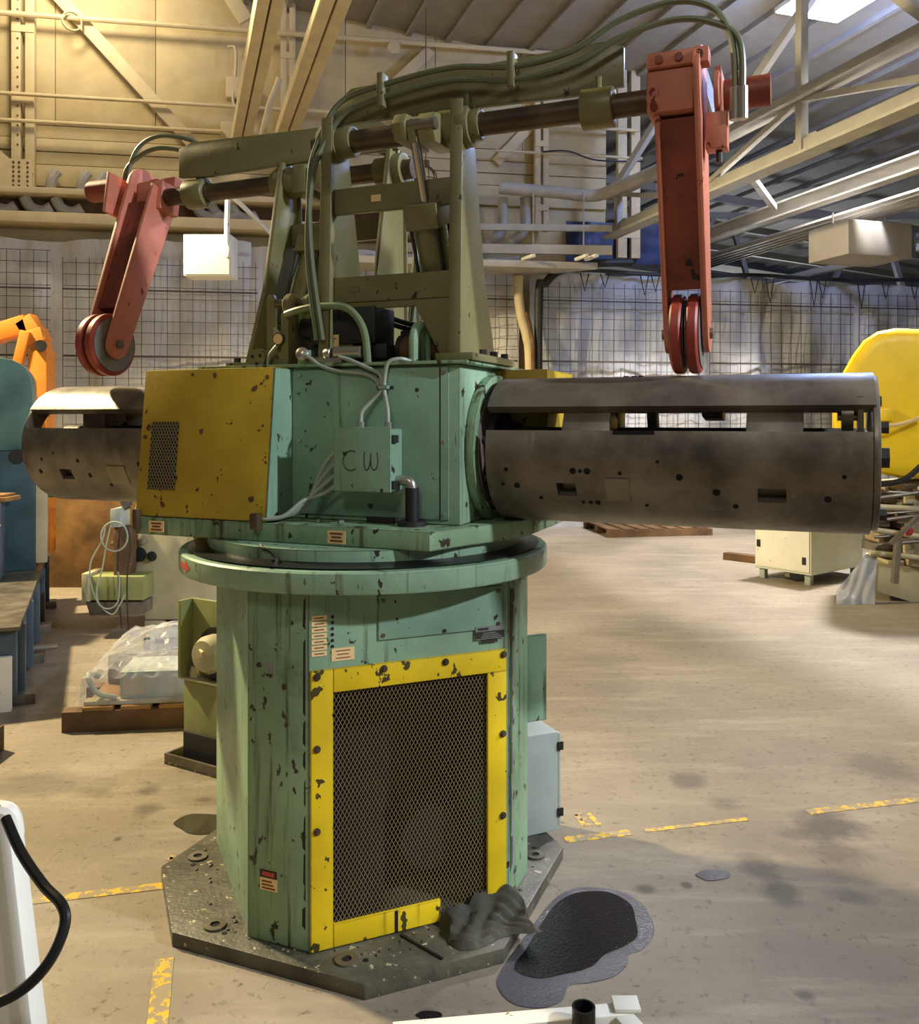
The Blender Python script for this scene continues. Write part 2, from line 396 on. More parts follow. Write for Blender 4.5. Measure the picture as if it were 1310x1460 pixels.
# back wall with boards and sheets
wall = struct(wbox(-11, 2.28, -0.25, -0.06, 0, 9.3).build('wall_back', 'cream_panel'))
def wpart(mb, name, mat, parent, bevel=0.0, **k):
    o = mb.build(name, mat, None, bevel, **k); bpy.context.view_layer.update()
    o.location = o.location-parent.location; o.parent = parent; return o
for i in range(10):
    a0 = -10.9+i*1.318
    wpart(wbox(a0, a0+1.31, -0.058, 0, 5.64, 9.2), 'panel', 'cream_panel', wall, 0.006)
for i, (z0, z1) in enumerate(((5.10, 5.27), (5.28, 5.45), (5.46, 5.63), (4.80, 5.09))):
    wpart(wbox(-10.9, 2.27, -0.058, 0.0+0.012*(i % 2), z0, z1), 'board', 'cream_panel', wall, 0.006)
# partition behind the sheeting on the right, and the dark hall beyond
struct(wbox(2.3, 14, -0.25, -0.1, 0, 3.7).build('wall_partition', 'far_grey'))
struct(B((-6, 24, 0), (26, 24.2, 9.5)).build('wall_far', 'far_grey'))

# roof: low pitch, ribs run into the depth (direction RW)
RA = math.radians(17.5); RW = Vector((-math.sin(RA), math.cos(RA), 0)); RP = Vector((math.cos(RA), math.sin(RA), 0))
def RZ(q): return 7.10-0.119*(q-4.79)
def RPt(q, l, dz=0): return RP*q+RW*l+Vector((0, 0, RZ(q)+dz))
roof = struct(MB().prism([RPt(-6, -4), RPt(22, -4), RPt(22, 27), RPt(-6, 27)], (0, 0, 0.15)).build('ceiling', 'roof_grey'))
for i in range(34):
    q = -2.6+i*0.575
    wpart(MB().prism([RPt(q-0.035, 3, -0.075), RPt(q+0.035, 3, -0.075), RPt(q+0.035, 26, -0.075), RPt(q-0.035, 26, -0.075)], (0, 0, 0.074)), 'rib', 'roof_grey', roof)

# ---- structural steel in front of the wall
def wcol(a, d, z0, z1, w, label, parts=True):
    t = thing('steel_column', label, 'column', WP(a, d, z0))
    def loc(mb): return MB_shift(mb, WP(a, d, z0))
    for sgn in (-1, 1):
        loc(wbox(a+sgn*w*0.62-w*0.42, a+sgn*w*0.62+w*0.42, d-0.05, d+0.05, z0, z1)).build('channel', 'cream', t, 0.006)
    k = z0+0.3; 
    while k < z1-0.2:
        loc(wbox(a-w*1.0, a+w*1.0, d+0.051, d+0.062, k, k+0.09)).build('batten_plate', 'cream', t)
        k += 0.95
    return t
def MB_shift(mb, p): mb.v = [tuple(Vector(v)-Vector(p)) for v in mb.v]; return mb
def rivets(mb, pts, r=0.018):
    for p in pts: mb.cyl(p, p+WN*0.012, r, n=6)
    return mb
cL = wcol(wa(38), 0.12, 4.62, 9.0, 0.14, 'cream twin-channel column with riveted gusset at the wall end')
c0 = cL.location
m = MB(); gp = [(wa(-60), 4.62), (wa(52), 4.62), (wa(52), 5.10), (wa(20), 5.10), (wa(-30), 5.5), (wa(-60), 5.5)]
m.prism([WP(a, 0.185, z) for a, z in gp], WN*0.015); MB_shift(m, c0).build('gusset_plate', 'cream', cL)
m = MB()
for i in range(7):
    for a in (wa(26), wa(34), wa(46)): m.cyl(WP(a, 0.198, 4.68+i*0.062), WP(a, 0.208, 4.68+i*0.062), 0.016, n=6)
for i in range(12): m.cyl(WP(wa(-20+i*5.4), 0.198, 4.66), WP(wa(-20+i*5.4), 0.208, 4.66), 0.014, n=6)
for i in range(26): m.cyl(WP(wa(31), 0.17, 5.3+i*0.13), WP(wa(31), 0.18, 5.3+i*0.13), 0.014, n=6)
MB_shift(m, c0).build('rivet_rows', 'wood_dark', cL)['kind'] = 'stuff'
wcol(wa(411), 0.14, 4.5, 8.6, 0.10, 'cream twin-channel column behind the crossing roof braces')
wcol(wa(768), 0.14, 4.4, 7.05, 0.10, 'cream twin-channel column above the raised arm of the reel')
wcol(wa(892), 0.10, 4.05, 6.9, 0.17, 'white twin-channel column carrying the end of the long roof truss')

def brace(px0, py0, px1, py1, w, label, d=0.16):
    p0 = WP(wa(px0), d, wz(px0, py0, d)); p1 = WP(wa(px1), d, wz(px1, py1, d))
    return tag(MB().bar(p0, p1, 0.06, w, WX).build('diagonal_brace', 'cream', None, 0.006), label, 'brace')
brace(70, -25, 292, 222, 0.17, 'cream diagonal brace running down to the long reel arm')
brace(612, 72, 470, 205, 0.15, 'cream diagonal brace behind the hydraulic hoses')
brace(812, 120, 706, 232, 0.15, 'cream diagonal brace above the angled white pipe', d=0.045)
brace(330, -5, 352, 30, 0.2, 'short cream brace at the top of the wall beside the columns')

# roof chords that run into the hall
def chord(pa, pb, w, h, name, label, mat='cream', cat='beam'):
    t = thing(name, label, cat, pa); pa, pb = Vector(pa), Vector(pb); o = Vector((0, 0, 0)); e = pb-pa
    sd = e.cross(Vector((0, 0, 1))).normalized()
    for s_ in (-1, 1):
        MB().bar(o+sd*s_*w*0.27, e+sd*s_*w*0.27, w*0.46, h).build('channel', mat, t, 0.008)
    MB().bar(o+Vector((0, 0, h*0.3)), e+Vector((0, 0, h*0.3)), w*0.1, h*0.3).build('web', 'far_grey', t)
    return t
pA = at(402, 205, 12.4); chord(pA, pA-RW*9.0, 0.27, 0.16, 'roof_chord', 'cream double-channel chord crossing overhead, beside the bare wall')
pB = at(340, 212, 12.3); chord(pB, pB-RW*9.0, 0.24, 0.20, 'roof_chord', 'cream double-channel chord crossing overhead, beside the wall boxes')

# right-hand trusses
def truss_line(px, py, z): # horizontal line through that pixel at height z
    D = (z-EYE)*F/(HORIZON-py); return at(px, py, D)
ZB, ZA = 4.26, 4.82
pBm = truss_line(1143, 222, ZB); pAm = truss_line(1143, 141, ZA)
tr = thing('roof_truss', 'white steel roof truss with two chords above the raised red arm', 'truss', pBm)
def tl(q, s_): return q-pBm+RW*s_
for q, hh in ((pBm, 0.15), (pAm, 0.11)):
    MB().bar(tl(q, -5), tl(q, 4.2), 0.22, 0.03).build('flange', 'grey_white', tr)
    MB().bar(tl(q, -5)+Vector((0, 0, hh/2+0.01)), tl(q, 4.2)+Vector((0, 0, hh/2+0.01)), 0.05, hh).build('chord', 'grey_white', tr, 0.005)
for s_ in (-2.2, 0.0, 2.0, 3.9):
    MB().bar(tl(pBm, s_)+Vector((0, 0, 0.02)), tl(pAm, s_)+Vector((0, 0, 1.5 if s_ == 0 else 0.0)), 0.09, 0.09, RW).build('post', 'grey_white', tr, 0.006)
    MB().bar(tl(pBm, s_-0.16)+Vector((0.03, 0, 0.1)), tl(pBm, s_+0.16)+Vector((0.03, 0, 0.1)), 0.02, 0.2).build('gusset_plate', 'grey_white', tr)
for s0, s1 in ((-2.2, 0.0), (2.0, 0.0), (2.0, 3.9)):
    MB().bar(tl(pBm, s0)+Vector((0, 0, 0.06)), tl(pAm, s1), 0.06, 0.06).build('diagonal', 'grey_white', tr)
for i, (s0, s1) in enumerate(((4.0, 2.7), (1.4, 2.7), (1.4, 0.1), (-1.6, 0.1))):
    MB().bar(tl(pAm, s0)+Vector((0, 0, 0.1)), tl(pAm, s1)+Vector((0.5, 0.1, 1.55)), 0.09, 0.09).build('upper_diagonal', 'grey_white', tr)
# second, lower beam lines further to the right
pC = truss_line(1143, 299, ZB)
q = thing('roof_beam', 'white steel I-beam beyond the truss with a tie strut', 'beam', pC)
MB().bar(RW*-4.5, RW*3.2, 0.16, 0.025).build('flange', 'grey_white', q)
MB().bar(RW*-4.5+Vector((0, 0, 0.17)), RW*3.2+Vector((0, 0, 0.17)), 0.16, 0.025).build('flange', 'grey_white', q)
MB().bar(RW*-4.5+Vector((0, 0, 0.085)), RW*3.2+Vector((0, 0, 0.085)), 0.03, 0.15).build('web', 'grey_white', q)
tag(MB().bar(tl(pBm, 0.9)+pBm+Vector((0.05, 0, 0.02)), pC+RW*0.3+Vector((-0.16, 0, 0.10)), 0.07, 0.07).build('tie_strut', 'grey_white', None), 'short white strut tying the truss to the next beam', 'strut')
pD = truss_line(1143, 331, ZB-0.05)
q = thing('ribbed_tray', 'grey ribbed cable tray running under the roof beams', 'tray', pD)
MB().bar(RW*-5, RW*3.4, 0.55, 0.03).build('tray_base', 'roof_grey', q)
for i in range(5):
    sd = RP*(-0.24+i*0.12)
    MB().bar(RW*-5+sd-Vector((0, 0, 0.035)), RW*3.4+sd-Vector((0, 0, 0.035)), 0.035, 0.045).build('tray_rib', 'grey_white', q)
pE = truss_line(1143, 392, 3.95)
tag(MB().bar(pE-RW*4, pE+RW*1.5, 0.10, 0.09).build('roof_beam', 'grey_white', None, 0.008), 'thin white rail just above the hanging plastic sheeting', 'beam')
# hanging heater
hp = at(1225, 348, 10.9)
q = thing('unit_heater', 'cream unit heater hung under the ribbed tray', 'heater', hp, RA)
MB().cbox((0, 0, 0), (0.95, 0.7, 0.42)).build('casing', 'roof_grey', q, 0.015)
MB().cbox((0.53, -0.05, 0.0), (0.12, 0.5, 0.34)).build('fan_outlet', 'blue_steel', q, 0.02)
for i in range(4): MB().cbox((0.595, -0.05, -0.12+i*0.08), (0.02, 0.48, 0.012)).build('louvre', 'black_box', q)
for x in (-0.4, 0.4): MB().cyl((x, 0, 0.2), (x, 0, 0.36), 0.012, n=6).build('hanger_rod', 'grey_white', q)
# far purlins and braces in the dark bay
for i in range(5):
    D = 15.2+i*1.45
    tag(MB().bar((-0.5+i*0.6, D, 6.25-0.2*i), (12, D+2.4, 4.95-0.12*i), 0.08, 0.14).build('far_purlin', 'roof_grey', None), 'grey purlin crossing the dark bay beyond the sheeting', 'purlin', 'purlins of the dark far bay')
ft = thing('far_truss', 'dim grey truss with zigzag braces in the dark bay beyond the sheeting', 'truss', (2.0, 16.2, 0))
B((0, -0.06, 0), (0.12, 0.06, 5.4)).build('post', 'roof_grey', ft); B((10, -0.06, 0), (10.12, 0.06, 5.4)).build('post', 'roof_grey', ft)
for z in (3.85, 5.3): B((0.121, -0.05, z), (9.999, 0.05, z+0.12)).build('chord', 'roof_grey', ft)
for i in range(7):
    x = 0.6+i*1.4
    MB().bar((x, 0, 3.95), (x+(0.7 if i % 2 else -0.4), 0, 5.32), 0.08, 0.12, (0, 1, 0)).build('diagonal', 'roof_grey', ft)
# blue tarpaulin behind the truss end
m = MB().grid(14, 10, lambda u, v: WP(wa(806)+u*(wa(948)-wa(806)), 0.030+0.007*math.sin(u*21+v*9)+0.004*math.sin(v*17), 3.98+v*0.62))
tag(m.build('tarpaulin', 'blue_tarp', None), 'dark blue tarpaulin hung behind the end of the truss', 'tarpaulin')

# girder over the sheeting, left half
gd = thing('wall_girder', 'long cream girder with two flanges above the wire grid', 'girder', WP(-4, 0.3, 4.26))
for (z0, z1, d0, d1) in ((4.60, 4.68, 0.02, 0.42), (4.22, 4.36, 0.02, 0.40)):
    MB_shift(wbox(-10.5, 0.2, d0, d1, z0, z1), gd.location).build('flange', 'cream', gd, 0.008)
MB_shift(wbox(-10.5, 0.2, 0.02, 0.06, 4.36, 4.60), gd.location).build('web', 'wood_dark', gd)
for i, px in enumerate((12, 62, 105, 300, 322, 350)):
    a = wa(px)
    m = MB()
    m.tube([WP(a-0.18, 0.2, 4.58), WP(a-0.1, 0.22, 4.45), WP(a+0.05, 0.24, 4.40), WP(a+0.17, 0.24, 4.46)], 0.075, 10, 4)
    MB_shift(m, gd.location).build('duct_bend', 'grey_white', gd)
for i, px in enumerate((75, 118, 142)):
    a = wa(px); m = MB().tube([WP(a, 0.12, 4.69), WP(a+0.03, 0.16, 4.85), WP(a+0.1, 0.14, 4.97)], 0.07, 10, 4)
    MB_shift(m, gd.location).build('duct_elbow', 'grey_white', gd)

# pipes and cables along the wall
def wpipe(z, d, a0, a1, r, label, sag=0.0, mat='cream', cat='pipe', name='wall_pipe'):
    m = MB().tube([WP(a0+(a1-a0)*i/8, d, z-sag*math.sin(i/8*PI)) for i in range(9)], r, 8, 3)
    n = 6
    t = m.build(name, mat, None); tag(t, label, cat); return t
wpipe(7.02, 0.26, -9, 2.6, 0.035, 'cream conduit, highest of the pipes crossing the wall')
wpipe(5.95, 0.26, -9, 2.7, 0.026, 'cream conduit crossing the wall above the board seams')
wpipe(5.60, 0.24, -9, wa(318), 0.026, 'cream conduit at the top of the board seams ending at a box')
wpipe(5.52, 0.30, wa(700), wa(905), 0.02, 'thin white conduit with a slack black cable above the white pipe')
m = MB().tube([WP(wa(765), 0.34, 5.53), WP(wa(800), 0.36, 5.55), WP(wa(840), 0.36, 5.44), WP(wa(905), 0.36, 5.46)], 0.012, 6, 6)
tag(m.build('slack_cable', 'black', None), 'slack black cable lying on the thin white conduit', 'cable')
m = MB().ring(WP(wa(110), 0.30, 6.95), WP(wa(112), 0.34, 6.95), 0.13, 0.115, 20)
tag(m.build('cable_loop', 'cream', None), 'small loop of cream cable hanging on the highest conduit', 'cable')
tag(MB().lathe([(0.06, 0), (0.09, 0.02), (0.09, 0.05), (0.0, 0.06)], WP(wa(558), 0.31, wz(558, 82)), WN, 14).build('conduit_box', 'cream', None), 'round cream conduit box on the highest pipe', 'junction box')
for i, (px, py, w_, h_, lab) in enumerate(((335, 132, 0.22, 0.30, 'cream junction box on the column beside a bent conduit'), (326, 192, 0.19, 0.24, 'cream junction box at the end of the lower conduit'))):
    q = thing('junction_box', lab, 'junction box', WP(wa(px), 0.2, wz(px, py)))
    MB_shift(wbox(wa(px)-w_/2, wa(px)+w_/2, 0.05, 0.20, wz(px, py)-h_/2, wz(px, py)+h_/2), q.location).build('body', 'cream', q, 0.01)
    MB_shift(wbox(wa(px)-w_/2+.01, wa(px)+w_/2-.01, 0.20, 0.215, wz(px, py)-h_/2+.01, wz(px, py)+h_/2-.01), q.location).build('cover', 'cream', q, 0.004)
    MB_shift(MB().cyl(WP(wa(px)+0.03, 0.13, wz(px, py)-h_/2), WP(wa(px)+0.03, 0.13, wz(px, py)-h_/2-0.05), 0.02, n=8), q.location).build('cable_gland', 'black', q)
m = MB().tube([WP(wa(326), 0.14, wz(326, 73)), WP(wa(337), 0.16, wz(337, 76)), WP(wa(337), 0.16, wz(337, 110)), WP(wa(334), 0.22, wz(334, 150)), WP(wa(341), 0.24, wz(341, 168))], 0.02, 8, 5)
tag(m.build('bent_conduit', 'cream', None), 'bent cream conduit hanging past the wall boxes', 'conduit')
m = MB(); pts = [at(398, 112, 11.9), at(392, 130, 11.9), at(384, 150, 11.9), at(371, 205, 12.0)]
m.tube(pts, 0.045, 10, 5)
tag(m.build('vent_pipe', 'cream', None), 'slanting cream pipe with a rounded cap beside the columns', 'pipe')
# pale angled pipe, tray and soffit by the right column
m = MB().tube([at(712, 268, 12.3), at(790, 274, 12.3), at(845, 279, 12.3), at(880, 268, 12.0), at(952, 236, 11.4), at(985, 222, 11.0)], 0.085, 12, 6)
tag(m.build('angled_pipe', 'grey_white', None), 'fat white pipe bending upward in front of the column', 'pipe')
for px, lab in ((716, 'white bent pipe dropping behind the cable tray next to the reel frame'), (748, 'white bent pipe dropping behind the cable tray farther from the reel frame')):
    m = MB().tube([at(px, 282, 12.5), at(px+1, 305, 12.5), at(px, 325, 12.45), at(px-10, 339, 12.4), at(px-26, 346, 12.3)], 0.075, 12, 5)
    tag(m.build('bent_pipe', 'grey_white', None), lab, 'pipe')
q = thing('cable_tray', 'white cable tray hung on thin rods beside the column', 'tray', at(790, 328, 12.1))
for (y_, h_) in ((326, 0.09), (357, 0.13)):
    MB_shift(MB().bar(at(560, y_-4, 12.0), at(872, y_, 12.25), 0.06, h_), q.location).build('tray_rail', 'grey_white', q, 0.006)
for px in (760, 832):
    MB_shift(MB().cyl(at(px, 275, 12.2), at(px, 366, 12.2), 0.012, n=6), q.location).build('hanger_rod', 'grey_white', q)
for px in (752, 828, 842):
    MB_shift(MB().bar(at(px-7, 370, 12.1), at(px+9, 364, 11.8), 0.05, 0.04), q.location).build('bracket', 'white_paint', q)
so = MB().prism([WP(-1.6, 0.45, 3.68), WP(0.95, 0.45, 3.68), WP(1.75, 1.15, 3.68), WP(-1.6, 1.15, 3.68)], (0, 0, 0.095))
tag(so.build('soffit', 'grey_white', None, 0.01), 'white boxed soffit under the cable tray by the corner post', 'soffit')
m = MB().tube([at(739, 393.5, 12.6), at(739, 420, 12.6), at(743, 450, 12.6), at(751, 480, 12.6), at(755, 520, 12.6), at(756, 700, 12.6)], 0.07, 12, 5)
tag(m.build('drain_pipe', 'cream', None), 'cream drain pipe running down beside the corner post', 'pipe')
m = MB().tube([at(750, 445, 12.42), at(757, 475, 12.42), at(760, 515, 12.42), at(761, 700, 12.42)], 0.03, 10, 5)
tag(m.build('rusty_pipe', 'rust_panel', None), 'thin rusty flaking pipe next to the drain pipe', 'pipe')
m = MB().tube([at(768, 720, 12.5), at(768, 430, 12.5), at(777, 405, 12.5), at(800, 385, 12.6), at(845, 376, 12.8), at(900, 374, 13)], 0.06, 10, 5)
tag(m.build('black_drape_pole', 'black_box', None), 'black wrapped pole curving over the edge of the sheeting', 'pole')
# wire guard lamp hanging behind the frame
q = thing('caged_lamp', 'old caged hall lamp hanging behind the reel frame', 'lamp', at(607, 250, 12.0))
m = MB()
for k in range(10):
    a = 2*PI*k/10; m.tube([(0.05*math.cos(a), 0.05*math.sin(a), 0.12), (0.14*math.cos(a), 0.14*math.sin(a), 0.02), (0.17*math.cos(a), 0.17*math.sin(a), -0.2)], 0.008, 5, 3)
m.ring((0, 0, -0.21), (0, 0, -0.19), 0.18, 0.16, 20); m.ring((0, 0, -0.07), (0, 0, -0.055), 0.16, 0.145, 20)
m.build('wire_cage', 'wood_dark', q)
MB().cyl((0, 0, 0.1), (0, 0, 0.2), 0.05, n=12).build('socket', 'wood_dark', q); MB().cyl((0, 0, 0.2), (0, 0, 3.0), 0.008, n=6).build('cord', 'wood_dark', q)
MB().lathe([(0.0, -0.14), (0.07, -0.08), (0.06, 0.0), (0.03, 0.1)], (0, 0, 0), (0, 0, 1), 14).build('bulb', 'cream', q)
# white box hanging by the left arm
q = thing('wall_box', 'white metal box on a pipe stem behind the left reel arm', 'box', at(303, 368, 9.2))
MB_shift(MB().box((-0.26, -0.15, -0.21), (0.23, 0.15, 0.22)), (0, 0, 0)).build('body', 'white_paint', q, 0.01)
MB().box((-0.245, -0.16, -0.195), (0.215, -0.15, 0.205)).build('cover', 'white_paint', q, 0.003)
MB().tube([(0.2, -0.17, -0.02), (0.215, -0.18, 0.06), (0.2, -0.18, 0.12), (0.2, -0.17, 0.42), (0.2, -0.10, 0.62), (0.2, 0.3, 0.66), (0.2, 2.5, 0.66)], 0.028, 8, 4).build('conduit', 'white_paint', q)
# cream trunking near that box
# high bay fixture in view
q = thing('led_high_bay', 'bright white square LED high bay lamp under the roof', 'lamp', (4.42, 10.5, 6.585), RA)
MB().box((-0.47, -0.40, 0.0), (0.47, 0.40, 0.06)).build('housing', 'white_paint', q, 0.01)
MB().box((-0.45, -0.38, -0.012), (0.45, 0.38, 0.0)).build('lens', 'lamp_lens', q)
for x in (-0.4, 0.4): MB().cyl((x, 0, 0.06), (x, 0, 0.22), 0.01, n=6).build('hanger', 'grey_white', q)

# ---- plastic sheeting and wire grid
def sheet(a0, a1, ztop, d, mat, label, seed):
    rnd = random.Random(seed); ph = [rnd.uniform(0, 6) for _ in range(8)]
    n = max(8, int((a1-a0)/0.09))
    def fn(u, v):
        a = a0+(a1-a0)*u; z = ztop*v
        w_ = 0.030*math.sin(a*5.2+ph[0]+1.4*v)+0.020*math.sin(a*11.7+ph[1]-5*v)+0.016*math.sin(a*3.1+z*4.7+ph[2])+0.012*math.sin(a*23+ph[3]+3*v)+0.014*math.sin(z*6-a*7+ph[4])
        zz = z-(0.05*abs(math.sin(a*2.4+ph[5])) if v > 0.99 else 0)
        return WP(a, d+w_, max(0.0, zz))
    return tag(MB().grid(n, 44, fn).build('plastic_sheet', mat, None, ang=180), label, 'plastic sheet')
sheet(-10.5, -5.02, 4.06, 0.18, 'sheet', 'white plastic sheeting on the wall behind the orange arm', 1)
sheet(-5.05, -3.0, 4.10, 0.21, 'sheet', 'white plastic sheeting on the wall below the white metal box', 2)
sheet(-3.05, 0.86, 4.04, 0.18, 'sheet', 'white plastic sheeting on the wall behind the reel frames', 3)
sheet(1.0, 4.7, 3.80, 0.20, 'sheet_grey', 'creased grey plastic sheeting behind the hanging red arm', 4)
sheet(4.65, 9.5, 3.76, 0.24, 'sheet_grey', 'creased grey plastic sheeting behind the yellow housing', 5)
def wires(a0, a1, z1, label, gap=0.168, d=0.33):
    m = MB(); a = a0
    while a <= a1+1e-4:
        m.bar(WP(a, d, 0.3), WP(a, d, z1), 0.0075, 0.0075, WN); a += gap
    z = 0.45
    while z < z1:
        m.bar(WP(a0, d+0.008, z), WP(a1, d+0.008, z), 0.0075, 0.0075, WN); z += 0.155
    for z in (2.45, 3.35): m.bar(WP(a0, d+0.02, z), WP(a1, d+0.02, z), 0.02, 0.02, WN)
    return tag(m.build('wire_grid', 'wire', None), label, 'wire grid')
wires(-8.0, -5.6, 3.86, 'black wire grid panel behind the orange arm')
wires(-5.45, -2.9, 3.78, 'black wire grid panel behind the left reel arm')
wires(-2.75, -0.3, 3.86, 'black wire grid panel behind the reel frame')
wires(-0.2, 0.8, 3.86, 'narrow black wire grid panel next to the drain pipe')
wires(1.1, 3.7, 3.62, 'black wire grid panel behind the hanging red arm')
wires(3.8, 6.2, 3.58, 'black wire grid panel between the red arm and the yellow housing')
wires(6.3, 8.6, 3.58, 'black wire grid panel behind the yellow housing')
for i, px in enumerate((822, 850, 905, 920, 1058, 1079, 1140, 1152, 1206, 1240, 1280, 1292)):
    a = wa(px); z0 = 3.75; h = (0.26, 0.2, 0.3, 0.24, 0.22, 0.36, 0.4, 0.28, 0.42, 0.26, 0.26, 0.24)[i]
    m = MB().tube([WP(a-0.07, 0.40, z0), WP(a, 0.40, z0-h), WP(a+0.06, 0.40, z0)], 0.010, 5, 1)
    tag(m.build('hanging_rope', 'black', None), 'black rope hanging in a V over the grey sheeting', 'rope', 'ropes on the sheeting')
m = MB().tube([WP(1.0+0.9*i, 0.30, 3.80+0.02*math.sin(i*2)) for i in range(9)], 0.03, 6, 4)
tag(m.build('hanging_rail', 'black_box', None), 'dark rail along the top of the grey sheeting', 'rail')
# ================================================================== the double-ended coil reel
CX, CY = -0.33, 3.12
RH = math.radians(-22)
reel = thing('coil_reel', 'green double-ended coil reel with two steel mandrels and red hold-down arms', 'coil reel', (CX, CY, 0), RH)
def L(s, t, z): return Vector((s, -t, z))
def LB(s0, s1, t0, t1, z0, z1, mb=None): return (mb or MB()).box((s0, -t1, z0), (s1, -t0, z1))
PR = Matrix.Rotation(math.radians(45.5), 4, 'Z')          # pedestal square stands turned against the head
def PP(e1, e2, z): return PR @ Vector((e1, -e2, z))
def PBx(e10, e11, e20, e21, z0, z1): return MB().box((e10, -e21, z0), (e11, -e20, z1), PR)

# ---- floor plate
h, c = 0.63, 0.33
m = MB().prism([L(s, t, 0.0) for s, t in ((-h, -c), (-c, -h), (c, -h), (h, -c), (h, c), (c, h), (-c, h), (-h, c))], (0, 0, 0.045))
fp = m.build('floor_plate', 'plate_oily', reel, 0.005, label='oily octagonal steel floor plate')
for k in range(8):
    a = PI/8+k*PI/4
    p = L(0.60*math.cos(a)*1.0, 0.60*math.sin(a), 0.0451)
    MB().ring(p, p+Vector((0, 0, 0.006)), 0.034, 0.015, 20).build('washer', 'steel_mid', fp)
    MB().cyl(p, p+Vector((0, 0, 0.0015)), 0.0155, n=14).build('bolt_hole', 'pit', fp)
    q = p+Vector((0.055*math.sin(a), 0.055*math.cos(a), 0)); MB().cyl(q, q+Vector((0, 0, 0.001)), 0.009, n=10).build('tapped_hole', 'pit', fp)
m = MB(); rnd = random.Random(3)
for i in range(150):
    a = rnd.uniform(0, 2*PI); r = rnd.uniform(0.50, 0.60); p = L(r*math.cos(a), r*math.sin(a), 0.045); sz = rnd.uniform(0.003, 0.010)
    m.lathe([(sz, 0), (sz*0.7, sz*0.5), (0, sz*0.7)], p, (rnd.uniform(-.2, .2), rnd.uniform(-.2, .2), 1), 5)
m.build('floor_debris', 'plate_oily', fp)['kind'] = 'stuff'
MB().bar(PP(-0.05, 0.50, 0.048), PP(0.02, 0.66, 0.048), 0.008, 0.004).build('weld_bead', 'black', fp)

# ---- pedestal
hp_, cp_ = 0.475, 0.325
oct_ = ((-hp_, -cp_), (-cp_, -hp_), (cp_, -hp_), (hp_, -cp_), (hp_, cp_), (cp_, hp_), (-cp_, hp_), (-hp_, cp_))
fw0, fw1, fz0, fz1 = -0.265, 0.255, 0.085, 0.80            # window in the front face
ped = MB()
def wallseg(a, b, z0, z1, th=0.02):
    pa, pb = PP(a[0], a[1], z0), PP(b[0], b[1], z0); inn = Vector((0, 0, 0))
    d = (pb-pa).normalized(); n = Vector((-d.y, d.x, 0)); mid = (pa+pb)/2
    if n.dot(Vector((mid.x, mid.y, 0))) > 0: n = -n
    ped.prism([pa, pb, pb+n*th, pa+n*th], (0, 0, z1-z0))
pm = {}
for i in range(8):
    a, b = oct_[i], oct_[(i+1) % 8]
    if a[1] == hp_ and b[1] == hp_: continue
    ped = MB(); wallseg(a, b, 0.045, 1.095)
    nm = 'side_panel' if abs(a[0]-b[0]) < 1e-6 or abs(a[1]-b[1]) < 1e-6 else 'corner_panel'
    pm[i] = ped.build(nm, 'green_worn' if nm == 'corner_panel' else 'green', reel, 0.006)
ped = MB()
for (a0, a1, z0, z1) in ((-cp_, fw0, 0.045, 1.095), (fw1, cp_, 0.045, 1.095), (fw0, fw1, fz1, 1.095)):
    ped.prism([PP(a0, hp_, z0), PP(a1, hp_, z0), PP(a1, hp_-0.02, z0), PP(a0, hp_-0.02, z0)], (0, 0, z1-z0))
front = ped.build('front_panel', 'green', reel)
PBx(-0.2, 0.2, -0.2, 0.2, 0.05, 1.05).build('inner_column', 'pit', reel)  # inside parts coloured near black, the shade behind the guard painted in
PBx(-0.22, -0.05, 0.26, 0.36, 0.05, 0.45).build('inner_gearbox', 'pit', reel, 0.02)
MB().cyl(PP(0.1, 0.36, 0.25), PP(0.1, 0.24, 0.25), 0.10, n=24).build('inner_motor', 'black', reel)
# ---- yellow guard with expanded metal
e2 = hp_+0.001
gf = PBx(-0.322, -0.255, e2, e2+0.012, 0.05, 0.868).build('guard_frame', 'yellow_guard', reel, 0.003, label='yellow guard frame with a broken lower corner')
PBx(-0.2549, 0.312, e2, e2+0.012, 0.798, 0.868).build('frame_top', 'yellow_guard', gf, 0.003)
PBx(0.245, 0.312, e2, e2+0.012, 0.05, 0.7979).build('frame_side', 'yellow_guard', gf, 0.003)
PBx(-0.2549, 0.085, e2, e2+0.012, 0.05, 0.118).build('frame_bottom', 'yellow_guard', gf, 0.003)
PBx(-0.065, -0.055, e2+0.0121, e2+0.0135, 0.052, 0.116).build('weld_gap', 'black', gf)
m = MB(); lattice(m, PP(-0.262, e2-0.002, 0.07), (PP(1, 0, 0)), Vector((0, 0, 1)), 0.514, 0.735, 0.0128, 0.023, 0.0010)
m.build('expanded_mesh', 'expanded_metal', gf)
for (e1, z) in ((-0.305, 0.85), (-0.1, 0.852), (0.1, 0.85), (0.3, 0.852), (-0.305, 0.64), (-0.305, 0.40), (0.298, 0.60), (0.298, 0.34)):
    p = PP(e1, e2+0.012, z); n_ = PP(0, 1, 0)
    mm = MB().cyl(p, p+n_*0.004, 0.011, n=14).cyl(p+n_*0.004, p+n_*0.010, 0.006, n=6); mm.build('screw', 'shaft_brown', gf)
